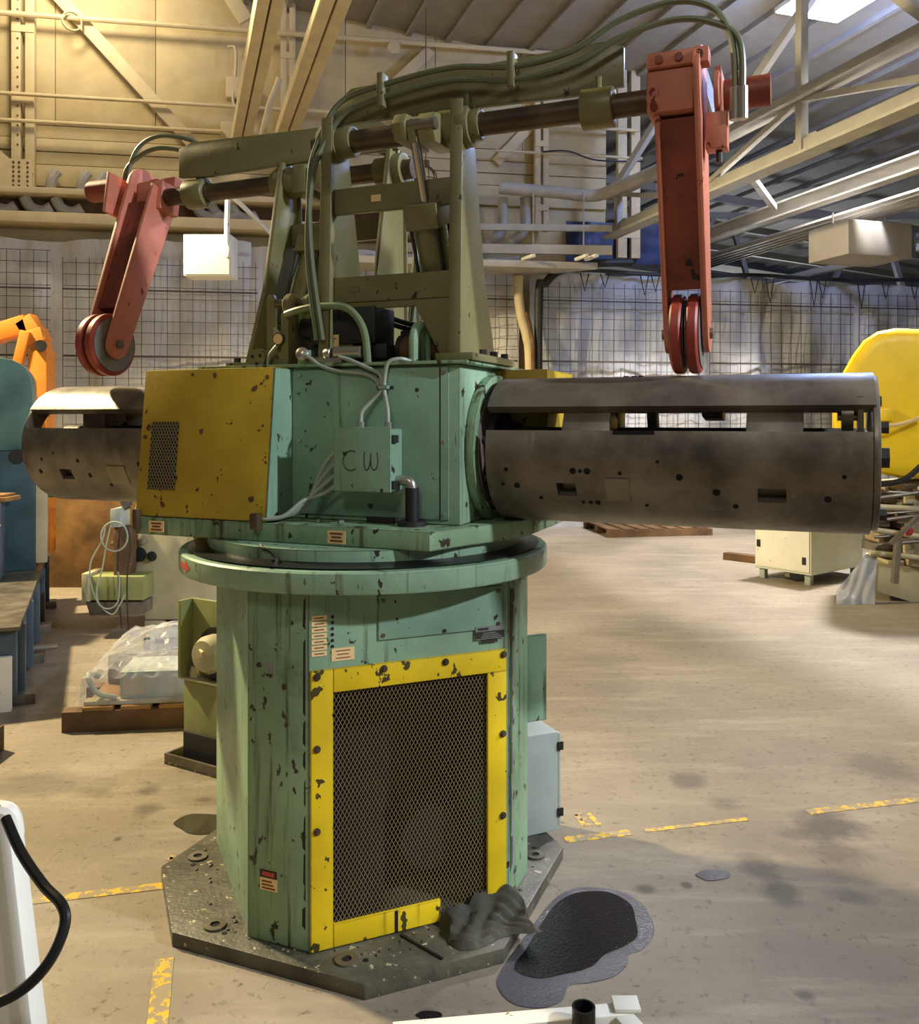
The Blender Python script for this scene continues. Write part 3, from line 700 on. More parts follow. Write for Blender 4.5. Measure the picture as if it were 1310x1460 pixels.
# upper cover, labels and nameplate on the front
cv = PBx(-0.115, 0.30, hp_+0.0002, hp_+0.006, 0.935, 1.07).build('cover_plate', 'green_clean', front, 0.002)
for (e1, z) in ((-0.1, 1.055), (0.285, 1.055), (-0.1, 0.95), (0.285, 0.95), (0.10, 0.945)):
    p = PP(e1, hp_+0.006, z); MB().cyl(p, p+PP(0, 1, 0)*0.004, 0.006, n=8).build('screw', 'shaft_brown', cv)
MB().bar(PP(0.10, hp_+0.0068, 0.94), PP(0.10, hp_+0.0068, 1.065), 0.001, 0.002).build('cover_seam', 'black_box', cv)
def sticker(e1, e2_, z0, z1, w, rows, parent, mat='label_cream', ink='label_ink', n='label_plate', th=0.002):
    o = PBx(e1, e1+w, e2_, e2_+th, z0, z1).build(n, mat, parent)
    for i in range(rows):
        zz = z1-(i+0.8)*(z1-z0)/(rows+0.6); k = 0.62 if i % 2 == 0 else 0.5
        PBx(e1+w*(0.5-k/2), e1+w*(0.5+k/2), e2_+th, e2_+th+0.0006, zz-0.1*(z1-z0)/rows, zz+0.12*(z1-z0)/rows).build('print_line', ink, o)
    return o
PBx(-0.3485+0.0, -0.29, hp_-0.03, hp_-0.029, 0.90, 1.0)
for i in range(7):
    sticker(-0.318, hp_+0.0004, 1.012-i*0.0175, 1.026-i*0.0175, 0.046, 1, front)
for i in range(7):
    p = PP(-0.255, hp_+0.0003, 1.019-i*0.0175); MB().cyl(p, p+PP(0, 1, 0)*0.002, 0.005, n=8).build('rivet_hole', 'black', front)
sticker(-0.258, hp_+0.0004, 0.887, 0.925, 0.070, 3, front)
np_ = PBx(0.205, 0.305, hp_+0.0064, hp_+0.009, 0.905, 0.945).build('nameplate', 'label_grey', front)
PBx(0.205, 0.305, hp_+0.009, hp_+0.0098, 0.908, 0.930).build('nameplate_field', 'label_black', np_)
for i in range(3): PBx(0.222+0.005*i, 0.296-0.01*i, hp_+0.0098, hp_+0.0103, 0.911+i*0.006, 0.9135+i*0.006).build('print_line', 'label_grey', np_)
PBx(0.212, 0.250, hp_+0.009, hp_+0.0096, 0.934, 0.941).build('print_line', 'label_black', np_)
PBx(0.225, 0.282, hp_+0.0064, hp_+0.008, 0.893, 0.902).build('serial_plate', 'label_black', front)
# warning label and small plate on the left corner panel
cn = (PP(-cp_, hp_, 0)-PP(-hp_, cp_, 0)).normalized(); cno = Vector((cn.y, -cn.x, 0)); 
if cno.dot(PP(-1, 1, 0)) < 0: cno = -cno
base = PP(-hp_, cp_, 0)
corner = [o for i, o in pm.items() if oct_[i] in ((-cp_, hp_), (-hp_, cp_)) and oct_[(i+1) % 8] in ((-cp_, hp_), (-hp_, cp_))][0]
def cstick(u0, u1, z0, z1, mat, off, parent, name):
    a, b = base+cn*u0+cno*off, base+cn*u1+cno*off
    return MB().prism([a+Vector((0, 0, z0)), b+Vector((0, 0, z0)), b+cno*0.0015+Vector((0, 0, z0)), a+cno*0.0015+Vector((0, 0, z0))], (0, 0, z1-z0)).build(name, mat, parent)
wl = cstick(0.045, 0.105, 0.20, 0.262, 'label_cream', 0.0002, corner, 'warning_label')
cstick(0.045, 0.105, 0.238, 0.262, 'label_black', 0.0018, wl, 'warning_band'); cstick(0.055, 0.095, 0.244, 0.256, 'red_arrow', 0.0034, wl, 'warning_word')
for i in range(3): cstick(0.052, 0.098-0.006*i, 0.205+i*0.010, 0.209+i*0.010, 'label_ink', 0.0018, wl, 'print_line')
cstick(0.065, 0.095, 0.845, 0.875, 'label_grey', 0.0002, corner, 'small_plate')
rnd = random.Random(8); z_ = 0.12
while z_ < 1.02:                                            # ragged scraped joint down the panel edge
    hh = rnd.uniform(0.03, 0.11); w0 = rnd.uniform(0.004, 0.011)
    a_, b_ = base+cn*(0.2005-w0)+cno*0.0004, base+cn*0.2005+cno*0.0004
    MB().prism([a_+Vector((0, 0, z_)), b_+Vector((0, 0, z_-0.01)), b_+Vector((0, 0, z_+hh+0.01)), a_+cn*rnd.uniform(0, .004)+Vector((0, 0, z_+hh))], cno*0.001).build('scraped_patch', 'black', corner)
    z_ += hh+rnd.uniform(-0.005, 0.05)
# black tape run on the right corner
ba = PP(cp_, hp_, 0); bn = (PP(hp_, cp_, 0)-ba).normalized(); bo = Vector((-bn.y, bn.x, 0))
if bo.dot(PP(1, 1, 0)) < 0: bo = -bo
rc = [o for i, o in pm.items() if {oct_[i], oct_[(i+1) % 8]} == {(cp_, hp_), (hp_, cp_)}][0]
rnd = random.Random(5); z_ = 0.14
while z_ < 1.04:
    wd = rnd.uniform(0.022, 0.05) if z_ > 0.7 else rnd.uniform(0.014, 0.03); off = rnd.uniform(0.008, 0.016); hh = rnd.uniform(0.05, 0.12)
    a_ = ba+bn*off+bo*0.0003; b_ = ba+bn*(off+wd)+bo*0.0003
    MB().prism([a_+Vector((0, 0, z_)), b_+Vector((0, 0, z_+rnd.uniform(.005, .02))), b_+bn*rnd.uniform(-.012, .006)+Vector((0, 0, z_+hh)), a_+Vector((0, 0, z_+hh+0.012))], bo*0.001).build('scraped_patch', 'rag', rc)
    z_ += hh+rnd.uniform(-0.004, 0.004)
# access door and low cabinet on the right
PBx(hp_+0.001, hp_+0.085, 0.285, 0.305, 0.55, 0.85).build('access_door', 'green', reel, 0.005)
cb = PBx(hp_+0.001, hp_+0.25, -0.10, 0.10, 0.0455, 0.42).build('side_cabinet', 'grey_cabinet', reel, 0.008, label='grey side cabinet beside the pedestal')
PBx(hp_+0.251, hp_+0.262, -0.095, 0.095, 0.055, 0.41).build('cabinet_lid', 'grey_cabinet', cb, 0.004)
for z in (0.10, 0.35): PBx(hp_+0.245, hp_+0.268, 0.1, 0.106, z, z+0.03).build('hinge', 'black', cb)

# ---- turntable
MB().lathe([(0.60, 1.096), (0.634, 1.100), (0.638, 1.106), (0.638, 1.160), (0.632, 1.166), (0.55, 1.167)], (0, 0, 0), (0, 0, 1), 72).build('turntable_disc', 'green', reel)
MB().lathe([(0.552, 1.1672), (0.605, 1.1674), (0.61, 1.172), (0.56, 1.176), (0.552, 1.18)], (0, 0, 0), (0, 0, 1), 72).build('oil_track', 'black_gloss', reel)
rg = MB().lathe([(0.0, 1.168), (0.545, 1.168), (0.545, 1.214), (0.0, 1.214)], (0, 0, 0), (0, 0, 1), 72).build('slewing_ring', 'green', reel)
# red arrow on the disc rim
aa = math.atan2(-1, 0)
def rim(ang, z, r=0.6385): return Vector((r*math.cos(ang), r*math.sin(ang), z))
A0 = math.radians(-90-64+22+0)
def rimw(wang): return math.radians(wang)-RH
arrow = [(-0.055, 1.144), (-0.055, 1.124), (0.01, 1.124), (0.01, 1.114), (0.05, 1.134), (0.01, 1.154), (0.01, 1.144)]
ac = rimw(-148)
m = MB(); n_ = len(arrow); vs = [rim(ac+x/0.638, z, 0.6386) for x, z in arrow]+[rim(ac+x/0.638, z, 0.6396) for x, z in arrow]
m._add(vs, [tuple(range(n_-1, -1, -1)), tuple(range(n_, 2*n_))]+[(i, (i+1) % n_, (i+1) % n_+n_, i+n_) for i in range(n_)])
m.build('direction_arrow', 'red_arrow', reel)
# switch box under the deck
sb = LB(-0.60, -0.47, 0.10, 0.20, 1.168, 1.212).build('limit_switch', 'label_cream', reel, 0.004)
LB(-0.47, -0.455, 0.12, 0.19, 1.17, 1.21).build('switch_face', 'label_grey', sb)

# ---- deck
deck = [(-0.655, 0.44), (0.44, 0.44), (0.49, 0.30), (0.60, 0.05), (0.60, -0.44), (-0.44, -0.44), (-0.49, -0.30), (-0.655, -0.05)]
dk = MB().prism([L(s, t, 1.215) for s, t in deck], (0, 0, 0.058)).build('deck_plate', 'green_worn', reel, 0.004)
def fsticker(s, z0, z1, w, t, rows, parent):
    o = LB(s, s+w, t, t+0.0015, z0, z1).build('label_plate', 'label_cream', parent)
    for i in range(rows):
        zz = z1-(i+0.8)*(z1-z0)/(rows+0.6); k = 0.7 if i % 2 == 0 else 0.55
        LB(s+w*(0.5-k/2), s+w*(0.5+k/2), t+0.0015, t+0.0021, zz-0.003, zz+0.003).build('print_line', 'label_ink', o)
fsticker(-0.585, 1.225, 1.262, 0.062, 0.4402, 3, dk); fsticker(0.10, 1.222, 1.262, 0.062, 0.4402, 3, dk)
LB(-0.64, -0.62, 0.4402, 0.46, 1.23, 1.30).build('latch', 'shaft_brown', dk, 0.003)
m = LB(-0.165, -0.135, 0.4402, 0.47, 1.255, 1.305); m.build('latch', 'shaft_brown', dk, 0.004)
MB().tube([L(-0.08, 0.53, 1.22), L(-0.06, 0.55, 1.215), L(-0.03, 0.55, 1.205), L(0, 0.56, 1.185), L(0.0, 0.58, 1.17)], 0.005, 6, 4).build('sensor_cable', 'black', rg)

# ---- head housing
hz0, hz1 = 1.274, 1.77
hs = LB(-0.47, 0.47, -0.28, 0.28, hz0, hz1).build('head_housing', 'green', reel, 0.006)
LB(-0.50, 0.50, -0.30, 0.30, hz1+0.0005, hz1+0.012).build('top_plate', 'green_worn', reel, 0.003)
LB(-0.46, 0.46, -0.24, 0.24, 1.10+0.07, 1.2735).build('head_skirt', 'green', reel)
def panel_side(parts):
    c = LB(-0.115, 0.435, 0.2805, 0.288, 1.29, 1.762).build('front_cover', 'green_clean', reel, 0.002); parts.append(c)
    for s in (-0.095, 0.418):
        for z in (1.305, 1.53, 1.745):
            MB().cyl(L(s, 0.288, z), L(s, 0.293, z), 0.006, n=8).build('screw', 'silver', c)
H = []
panel_side(H)
LB(0.405, 0.410, 0.288, 0.2885, 1.29, 1.762).build('cover_seam', 'label_black', H[0])
# yellow cover box at the side of the head
poly = [(0.05, hz0+0.001), (0.434, hz0+0.001), (0.383, hz1-0.002), (0.05, hz1-0.002)]
yb = MB().prism([L(-0.651, t, z) for t, z in poly], (0.520, 0, 0)).build('cover_box', 'yellow_cover', reel, 0.006, label='yellow sheet metal cover box'); H.append(yb)
MB().prism([L(-0.1308, t, z) for t, z in ((0.06, hz0+.004), (0.432, hz0+.004), (0.382, hz1-.004), (0.06, hz1-.004))], (0.004, 0, 0)).build('green_end', 'green_clean', yb)
# grille in the sloping front of the box: points on the slope
def slope(s, z, off=0.0): 
    k = (z-hz0)/(hz1-hz0); return L(s, 0.434-0.051*k+off, z)
m = MB(); gz0, gz1, gs0, gs1 = 1.365, 1.592, -0.607, -0.492
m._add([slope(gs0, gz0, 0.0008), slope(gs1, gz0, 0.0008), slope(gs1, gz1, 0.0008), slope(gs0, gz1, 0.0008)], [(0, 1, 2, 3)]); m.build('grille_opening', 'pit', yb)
U = Vector((1, 0, 0)); V = (slope(0, gz1)-slope(0, gz0)).normalized()
m = MB(); lattice(m, slope(gs0, gz0, 0.003), U, V, gs1-gs0, (gz1-gz0), 0.0118, 0.0212, 0.0012); m.build('grille_mesh', 'expanded_metal', yb)
rnd = random.Random(12)
for (px_, z, r) in ((-0.155, 1.735, .010), (-0.175, 1.715, .007), (-0.40, 1.56, .012), (-0.20, 1.70, .014), (-0.19, 1.345, .013), (-0.40, 1.37, .009), (-0.62, 1.575, .012), (-0.63, 1.54, .010), (-0.36, 1.745, .011), (-0.45, 1.75, .008), (-0.16, 1.58, .006), (-0.17, 1.29, .016)):
    p = slope(px_, z, 0.0006); k = 7
    rr = [r*rnd.uniform(0.6, 1.15) for _ in range(k)]
    vs = [p+U*rr[i]*math.cos(2*PI*i/k)+V*rr[i]*math.sin(2*PI*i/k) for i in range(k)]; MB().prism(vs, U.cross(V)*0.0004).build('chipped_spot', 'wood_dark', yb)

# ---- flange, mandrel shaft and leaves (one end; the other is a turned copy)
AZ = 1.503
def X(s, dt=0, dz=0): return L(s, dt, AZ+dz)
fl = MB().ring(X(0.471), X(0.500), 0.245, 0.205, 48).build('flange_ring', 'green_worn', reel, 0.004); H.append(fl)
MB().lathe([(0.0, 0), (0.205, 0), (0.205, 0.012), (0.195, 0.030), (0.0, 0.030)], X(0.471), (1, 0, 0), 48).build('flange_disc', 'steel_dark', fl)
for k in range(8):
    a = 2*PI*k/8+0.2; p = X(0.5, 0.165*math.cos(a), 0.165*math.sin(a)); MB().cyl(p, p+Vector((0.010, 0, 0)), 0.012, n=6).build('bolt', 'black_box', fl)
MB().lathe([(0.13, 0), (0.13, 0.02), (0.095, 0.03), (0.09, 0.06)], X(0.5), (1, 0, 0), 32).build('hub', 'black_box', fl)
sh = MB().lathe([(0.072, 0), (0.072, 1.10), (0.06, 1.11), (0.06, 1.125)], X(0.51), (1, 0, 0), 32).build('mandrel_shaft', 'steel_dark', reel); H.append(sh)
S0, S1, R0 = 0.535, 1.62, 0.232
def leaf(a0, a1, omit, name, s0=S0, s1=S1, th=0.032, ss=None):
    n = 20; aa_ = [math.radians(a0+(a1-a0)*i/n) for i in range(n+1)]; ss = ss or [s0, s1]
    v = []; f = []; idx = {}
    def vid(i, j, k):
        if (i, j, k) not in idx:
            r = R0-th*k; idx[(i, j, k)] = len(v); v.append(X(ss[j], r*math.cos(aa_[i]), r*math.sin(aa_[i])))
        return idx[(i, j, k)]
    cells = {(i, j) for i in range(n) for j in range(len(ss)-1)}-omit
    for (i, j) in cells:
        f.append((vid(i, j, 0), vid(i, j+1, 0), vid(i+1, j+1, 0), vid(i+1, j, 0)))
        f.append((vid(i, j, 1), vid(i+1, j, 1), vid(i+1, j+1, 1), vid(i, j+1, 1)))
        for (di, dj, q0, q1) in ((-1, 0, (i, j), (i, j+1)), (1, 0, (i+1, j+1), (i+1, j)), (0, 1, (i, j+1), (i+1, j+1)), (0, -1, (i+1, j), (i, j))):
            if (i+di, j+dj) not in cells:
                f.append((vid(*q0, 0), vid(*q0, 1), vid(*q1, 1), vid(*q1, 0)))
    m = MB(); m._add(v, f)
    o = m.build(name, 'steel_dark', reel, 0.0, ang=40, recalc=True); H.append(o); return o
# front leaf: windows about 40 degrees below the axis
ss = [S0, 0.755, 0.815, 0.875, 0.9, 0.96, 1.0, 1.33, 1.405, 1.5, S1]
n = 20; da = 114/n
def ci(deg): return int(round((16-deg)/da))
om = set()
for i in range(ci(-26), ci(-26)+2): om.add((i, 1))
for i in range(ci(-26), ci(-26)+2): om.add((i, 7))
lf = leaf(16, -98, om, 'mandrel_leaf', ss=ss)
def onleaf(s, deg, off=0.0): a = math.radians(deg); return X(s, (R0+off)*math.cos(a), (R0+off)*math.sin(a)), Vector((0, -math.cos(a), math.sin(a)))
for (s, deg, r) in ((0.60, -14, .007), (0.63, -27, .010), (0.70, -38, .007), (0.585, -26, .006), (0.81, -14, .010), (0.832, -14, .006), (0.853, -14, .010), (0.95, -15, .006), (1.12, -17, .010),
                    (0.83, -41, .006), (0.853, -41, .007), (0.875, -41, .009), (1.02, -42, .006), (1.22, -28, .011), (1.27, -40, .008), (1.51, -31, .010), (1.06, -6, .005), (1.55, -14, .006)):
    p, nn = onleaf(s, deg, 0.0002); MB().cyl(p, p+nn*0.0008, r, n=12).build('bolt_hole', 'pit', lf)
m = MB().prism([onleaf(0.905, -19, 0.0035)[0], onleaf(0.975, -19, 0.0035)[0], onleaf(0.975, -38, 0.0035)[0], onleaf(0.905, -38, 0.0035)[0]], onleaf(0.94, -28)[1]*0.0012)
m.build('inset_plate', 'steel_mid', lf)
p0, p1 = onleaf(0.93, 14.5, 0.0003)[0], onleaf(1.05, 14.5, 0.0003)[0]; MB().bar(p0, p1, 0.012, 0.002, (0, -1, 0)).build('worn_slot', 'pit', lf)
up = leaf(36, 144, set(), 'mandrel_leaf', s0=S0-0.01, s1=S1+0.01)
for s in (0.93, 0.955, 0.975): p = onleaf(s, 84)[0]; MB().cyl(p, p+Vector((0, 0, 0.002)), 0.009, n=10).build('bolt_hole', 'pit', up)
bk = leaf(164, 278, om, 'mandrel_leaf', ss=ss)
for (s, deg, r) in ((1.50, -14, .007), (1.53, -27, .010), (1.27, -15, .008), (1.22, -30, .010), (1.12, -41, .008), (0.9, -17, .010), (1.42, -8, .005), (1.0, -28, .008)):
    p, nn = onleaf(s, 180-deg, 0.0002); MB().cyl(p, p+nn*0.0008, r, n=12).build('bolt_hole', 'pit', bk)
m = MB().prism([onleaf(0.99, 199, 0.0035)[0], onleaf(1.10, 199, 0.0035)[0], onleaf(1.10, 218, 0.0035)[0], onleaf(0.99, 218, 0.0035)[0]], onleaf(1.04, 208)[1]*0.0012)
m.build('inset_plate', 'steel_mid', bk)
def rad_box(s0, s1, deg, r0, r1, w, name, mat='steel_dark'):
    a = math.radians(deg); er = Vector((0, -math.cos(a), math.sin(a))); et = Vector((0, math.sin(a), math.cos(a)))
    c0 = X(s0)+er*r0; pts = [c0-et*w/2, c0+et*w/2, c0+et*w/2+er*(r1-r0), c0-et*w/2+er*(r1-r0)]
    o = MB().prism(pts, (s1-s0, 0, 0)).build(name, mat, reel, 0.004); H.append(o); return o
for (s0, s1) in ((0.765, 0.91), (1.298, 1.447)):
    rad_box(s0, s1, 30, 0.06, 0.198, 0.11, 'wedge_block'); rad_box(s0, s1, 90, 0.06, 0.198, 0.12, 'wedge_block'); rad_box(s0, s1, 221, 0.06, 0.198, 0.12, 'wedge_block'); rad_box(s0, s1, -41, 0.06, 0.198, 0.10, 'wedge_block')
rad_box(0.66, 1.05, 100, 0.150, 0.199, 0.10, 'leaf_rib'); rad_box(1.16, 1.22, 98, 0.10, 0.199, 0.10, 'leaf_rib'); rad_box(1.0, 1.03, 70, 0.06, 0.199, 0.05, 'leaf_rib')
# end ring and bolts
er = MB().ring(X(1.622), X(1.640), 0.222, 0.150, 40).build('end_ring', 'steel_dark', reel, 0.003); H.append(er)
for (dt, dz, r) in ((0.17, 0.075, 0.018), (0.19, -0.005, 0.030), (0.10, -0.165, 0.018), (-0.1, 0.15, 0.018)):
    MB().cyl(X(1.64, dt, dz), X(1.660, dt, dz), r, n=6).build('end_bolt', 'black_box', er)
rw = MB().ring(X(1.545, 0.13, 0.105), X(1.575, 0.13, 0.105), 0.040, 0.022, 24).build('end_roller', 'steel_dark', reel); H.append(rw)
MB().cyl(X(1.535, 0.13, 0.105), X(1.60, 0.13, 0.105), 0.012, n=14).build('roller_pin', 'silver', rw)
MB().box((1.585, -0.17, AZ+0.05), (1.60, -0.09, AZ+0.16)).build('roller_bracket', 'steel_dark', rw)

# ---- arm frame on top of the head
FT = 0.20
for s in (0.435, -0.030):
    pl = MB().prism([L(s, t, z) for t, z in ((-0.10, 1.783), (0.25, 1.783), (0.25, 1.86), (0.232, 2.60), (0.128, 2.60), (0.02, 2.1))], (0.018, 0, 0)).build('frame_plate', 'olive', reel, 0.003); H.append(pl)
    st = MB().prism([L(s-0.012, t, z) for t, z in ((0.2505, 1.783), (0.2505, 1.86), (0.2325, 2.60), (0.2425, 2.60), (0.2605, 1.86), (0.2605, 1.783))], (0.040, 0, 0)).build('front_flange', 'olive', pl, 0.002)
    fb = LB(s-0.05, s+0.075, -0.13, 0.275, 1.7825, 1.806).build('foot_plate', 'olive', pl, 0.003)
    for t in (-0.09, 0.02, 0.12): MB().cyl(L(s+0.052, t, 1.806), L(s+0.052, t, 1.825), 0.013, n=6).build('foot_bolt', 'black_box', fb)
for z, hh in ((2.325, 0.085), (2.03, 0.085)):
    o = LB(-0.011, 0.434, FT-0.012, FT+0.012, z-hh/2, z+hh/2).build('cross_bar', 'olive', reel, 0.003); H.append(o)
    if z > 2.2: LB(0.13, 0.165, FT+0.012, FT+0.014, z-0.012, z+0.010).build('label_plate', 'label_cream', o)
    else: LB(0.05, 0.085, FT+0.012, FT+0.014, z-0.01, z+0.008).build('small_plate', 'olive', o)
o = MB().prism([L(s, FT-0.008, z) for s, z in ((-0.011, 1.987), (0.434, 1.987), (0.434, 1.785), (0.385, 1.785), (0.285, 1.965), (0.115, 1.965), (0.03, 1.785), (-0.011, 1.785))], (0, -0.016, 0)).build('lower_web', 'olive', reel, 0.002); H.append(o)
for s in (0.40, 0.453): pass
# pivot shaft with bearings, beam over it
PT, PZ = 0.18, 2.53
psh = MB().cyl(L(-0.10, PT, PZ), L(1.05, PT, PZ), 0.036, n=28).build('pivot_shaft', 'shaft_brown', reel); H.append(psh)
for (s0, s1, r) in ((-0.065, 0.0, .062), (0.0, 0.05, 0.052), (0.365, 0.435, .058), (0.435, 0.475, .066), (0.475, 0.505, .05), (0.83, 0.925, .060)):
    o = MB().ring(L(s0, PT, PZ), L(s1, PT, PZ), r, 0.0365, 28).build('bearing_collar', 'olive', reel, 0.003); H.append(o)
    if r > 0.055: MB().cyl(L((s0+s1)/2, PT, PZ+r-0.005), L((s0+s1)/2, PT, PZ+r+0.035), 0.010, n=8).build('lug_bolt', 'olive', o)
o = MB().prism([L(s, PT-0.012, z) for s, z in ((-0.05, 2.60), (-0.05, 2.66), (0.03, 2.715), (0.55, 2.725), (0.885, 2.735), (0.95, 2.712), (0.95, 2.595), (0.80, 2.585), (0.50, 2.592))], (0, 0.022, 0)).build('hose_beam', 'olive', reel, 0.003); H.append(o)
# lever and hydraulic cylinder
lv = MB().prism([L(0.255, t, z) for t, z in ((0.12, 2.575), (0.30, 2.555), (0.32, 2.52), (0.30, 2.47), (0.12, 2.48))], (0.045, 0, 0)).build('lever', 'olive', reel, 0.008); H.append(lv)
MB().prism([L(0.330, t, z) for t, z in ((0.12, 2.585), (0.28, 2.555), (0.31, 2.52), (0.28, 2.46), (0.12, 2.47))], (0.06, 0, 0)).build('lever_plate', 'olive', lv, 0.01)
MB().cyl(L(0.25, 0.29, 2.515), L(0.395, 0.29, 2.515), 0.020, n=16).build('lever_pin', 'steel_mid', lv)
tA = L(0.315, 0.29, 2.515); tB = L(0.330, 0.065, 1.95); ax = (tB-tA).normalized()
cy = MB().cyl(tA+ax*0.24, tA+ax*0.60, 0.052, n=28).build('hydraulic_cylinder', 'olive', reel, label='dark green hydraulic cylinder'); H.append(cy)
MB().cyl(tA+ax*0.01, tA+ax*0.26, 0.0165, n=18).build('piston_rod', 'chrome', cy)
MB().bar(tA+ax*0.235, tA+ax*0.315, 0.125, 0.115, (1, 0, 0)).build('gland_block', 'olive', cy, 0.006)
MB().bar(tA+ax*0.0, tA+ax*0.05, 0.04, 0.03, (1, 0, 0)).build('rod_eye', 'olive', cy, 0.006)
for sx in (-1, 1):
    for sy in (-1, 1):
        x_, y_, z_ = frame_from(ax); MB().cyl(tA+ax*0.30+x_*0.050*sx+y_*0.045*sy, tA+ax*0.62+x_*0.050*sx+y_*0.045*sy, 0.006, n=8).build('tie_rod', 'black_box', cy)
# hoses along the beam to the arm
for i, (dz, st) in enumerate(((0.028, 0.028), (-0.012, 0.028))):
    pts = [L(-0.02-0.02*i, 0.27, 1.86), L(-0.055-0.012*i, 0.285, 2.15), L(-0.068-0.010*i+0.02*i, 0.27, 2.40), L(-0.055+0.03*i, 0.235, 2.53), L(0.02+0.02*i, 0.22, 2.625+dz), L(0.20, 0.215, 2.665+dz), L(0.42, 0.215, 2.682+dz), L(0.62, 0.215, 2.655+dz), L(0.80, 0.215, 2.672+dz),
           L(0.95, 0.21, 2.735+dz*1.3), L(1.10, 0.20, 2.765+dz*1.3), L(1.21, 0.20, 2.735+dz), L(1.262+0.02*i, 0.20, 2.66), L(1.27+0.02*i, 0.20, 2.50)]
    o = MB().tube(pts, 0.0095, 8, 6).build('hydraulic_hose', 'hose', reel); H.append(o)
    e = pts[-1]; MB().cyl(e+Vector((0, 0, 0.03)), e-Vector((0, 0, 0.06)), 0.015, n=10).build('hose_fitting', 'silver', o)
for s in (0.16, 0.605):
    o = LB(s, s+0.022, PT+0.012, PT+0.055, 2.615, 2.725).build('hose_clamp', 'olive', reel, 0.004); H.append(o)

# ---- hold-down arm with twin rollers
RT, RZr, RR = 0.015, 1.862, 0.122
dv = Vector((RT-PT, RZr-PZ)); dl = dv.length; dv /= dl; nv = Vector((-dv.y, dv.x))
def apt(al, ac_): p = Vector((PT, PZ))+dv*al+nv*ac_; return p.x, p.y
def armpoly(s, top, wt, wb, th, end):
    pts = []
    for k in range(9):
        a = PI*k/8; pts.append(apt(dl+end*math.sin(a)*1.0, wb*math.cos(a)))
    if top > 0:
        for k in range(9):
            a = PI*k/8; pts.append(apt(-top*0.4-top*0.6*math.sin(a), -wt*math.cos(a)))
    else: pts += [apt(-0.02, -wt), apt(-0.02, wt)]
    return MB().prism([L(s, t, z) for t, z in pts], (th, 0, 0))
arm = armpoly(1.165, 0.135, 0.098, 0.055, 0.018, 0.06).build('arm_plate', 'red_arm', reel, 0.003); H.append(arm)
ar2 = armpoly(1.052, 0.0, 0.078, 0.055, 0.016, 0.06).build('arm_plate', 'red_arm', reel, 0.003); H.append(ar2)
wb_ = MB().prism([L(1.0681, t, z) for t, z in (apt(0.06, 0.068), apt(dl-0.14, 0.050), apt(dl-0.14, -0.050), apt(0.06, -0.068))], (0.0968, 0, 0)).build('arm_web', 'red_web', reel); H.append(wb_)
for i, s in enumerate((1.074, 1.122)):
    o = MB().lathe([(0.03, 0.0), (RR-0.03, 0.0), (RR-0.028, 0.002), (RR-0.006, 0.002), (RR, 0.008), (RR, 0.030), (RR-0.006, 0.036), (RR-0.028, 0.036), (RR-0.03, 0.038), (0.03, 0.038)], L(s, RT, RZr), (1, 0, 0), 48).build('roller_tyre', 'tyre_red', reel); H.append(o)
    for q in (-0.0015, 0.0385): MB().ring(L(s+q, RT, RZr), L(s+q+0.001, RT, RZr), RR-0.016, 0.03, 40).build('roller_face', 'wheel_steel', o)
ax_ = MB().cyl(L(1.040, RT, RZr), L(1.192, RT, RZr), 0.017, n=18).build('roller_axle', 'steel_mid', reel); H.append(ax_)
kn = LB(1.032, 1.164, PT-0.045, PT+0.075, PZ-0.062, PZ+0.062).build('arm_knuckle', 'red_arm', reel, 0.010); H.append(kn)
LB(1.035, 1.205, PT+0.03, PT+0.086, PZ+0.0622, PZ+0.106).build('clamp_bar', 'red_arm', kn, 0.004)
for s in (1.07, 1.125, 1.18): MB().cyl(L(s, PT+0.086, PZ+0.084), L(s, PT+0.094, PZ+0.084), 0.012, n=8).build('clamp_bolt', 'red_web', kn)
MB().lathe([(0.060, 0), (0.060, 0.012), (0.048, 0.016), (0.046, 0.010), (0.0, 0.010)], L(1.2152, PT, PZ), (1, 0, 0), 28).build('bearing_boss', 'red_arm', kn)
MB().cyl(L(1.225, PT-0.09, PZ+0.02), L(1.36, PT-0.09, PZ+0.02), 0.045, n=26).build('hydraulic_motor', 'red_web', kn)
LB(1.2152, 1.232, PT-0.15, PT+0.02, PZ-0.10, PZ+0.07).build('motor_plate', 'red_arm', kn, 0.004)
LB(1.19, 1.25, PT-0.03, PT+0.03, PZ-0.165, PZ-0.0622).build('stop_block', 'red_arm', kn, 0.004)
MB().cyl(L(1.225, PT, PZ-0.20), L(1.225, PT, PZ-0.165), 0.009, n=8).build('stop_screw', 'black_box', kn)

# ---- the other end: every part turned half a circle
MAND = {'mandrel_leaf', 'mandrel_shaft', 'wedge_block', 'leaf_rib', 'end_ring', 'end_roller'}
ARMP = {'arm_plate', 'arm_web', 'roller_tyre', 'roller_axle', 'arm_knuckle'}
ROT = Matrix.Rotation(PI, 4, 'Z')
pv = L(0, PT, PZ)
SWING = Matrix.Translation(pv) @ Matrix.Rotation(math.radians(8.5), 4, 'X') @ Matrix.Translation(-pv)
STUB = Matrix.Translation((0.115, 0, 0)) @ Matrix.Diagonal((0.79, 1, 1, 1))
for o in H:
    c_ = copy_part(o, reel); k = o.name.split('.')[0]
    c_.matrix_local = ROT @ (STUB if k in MAND else SWING if k in ARMP else Matrix())

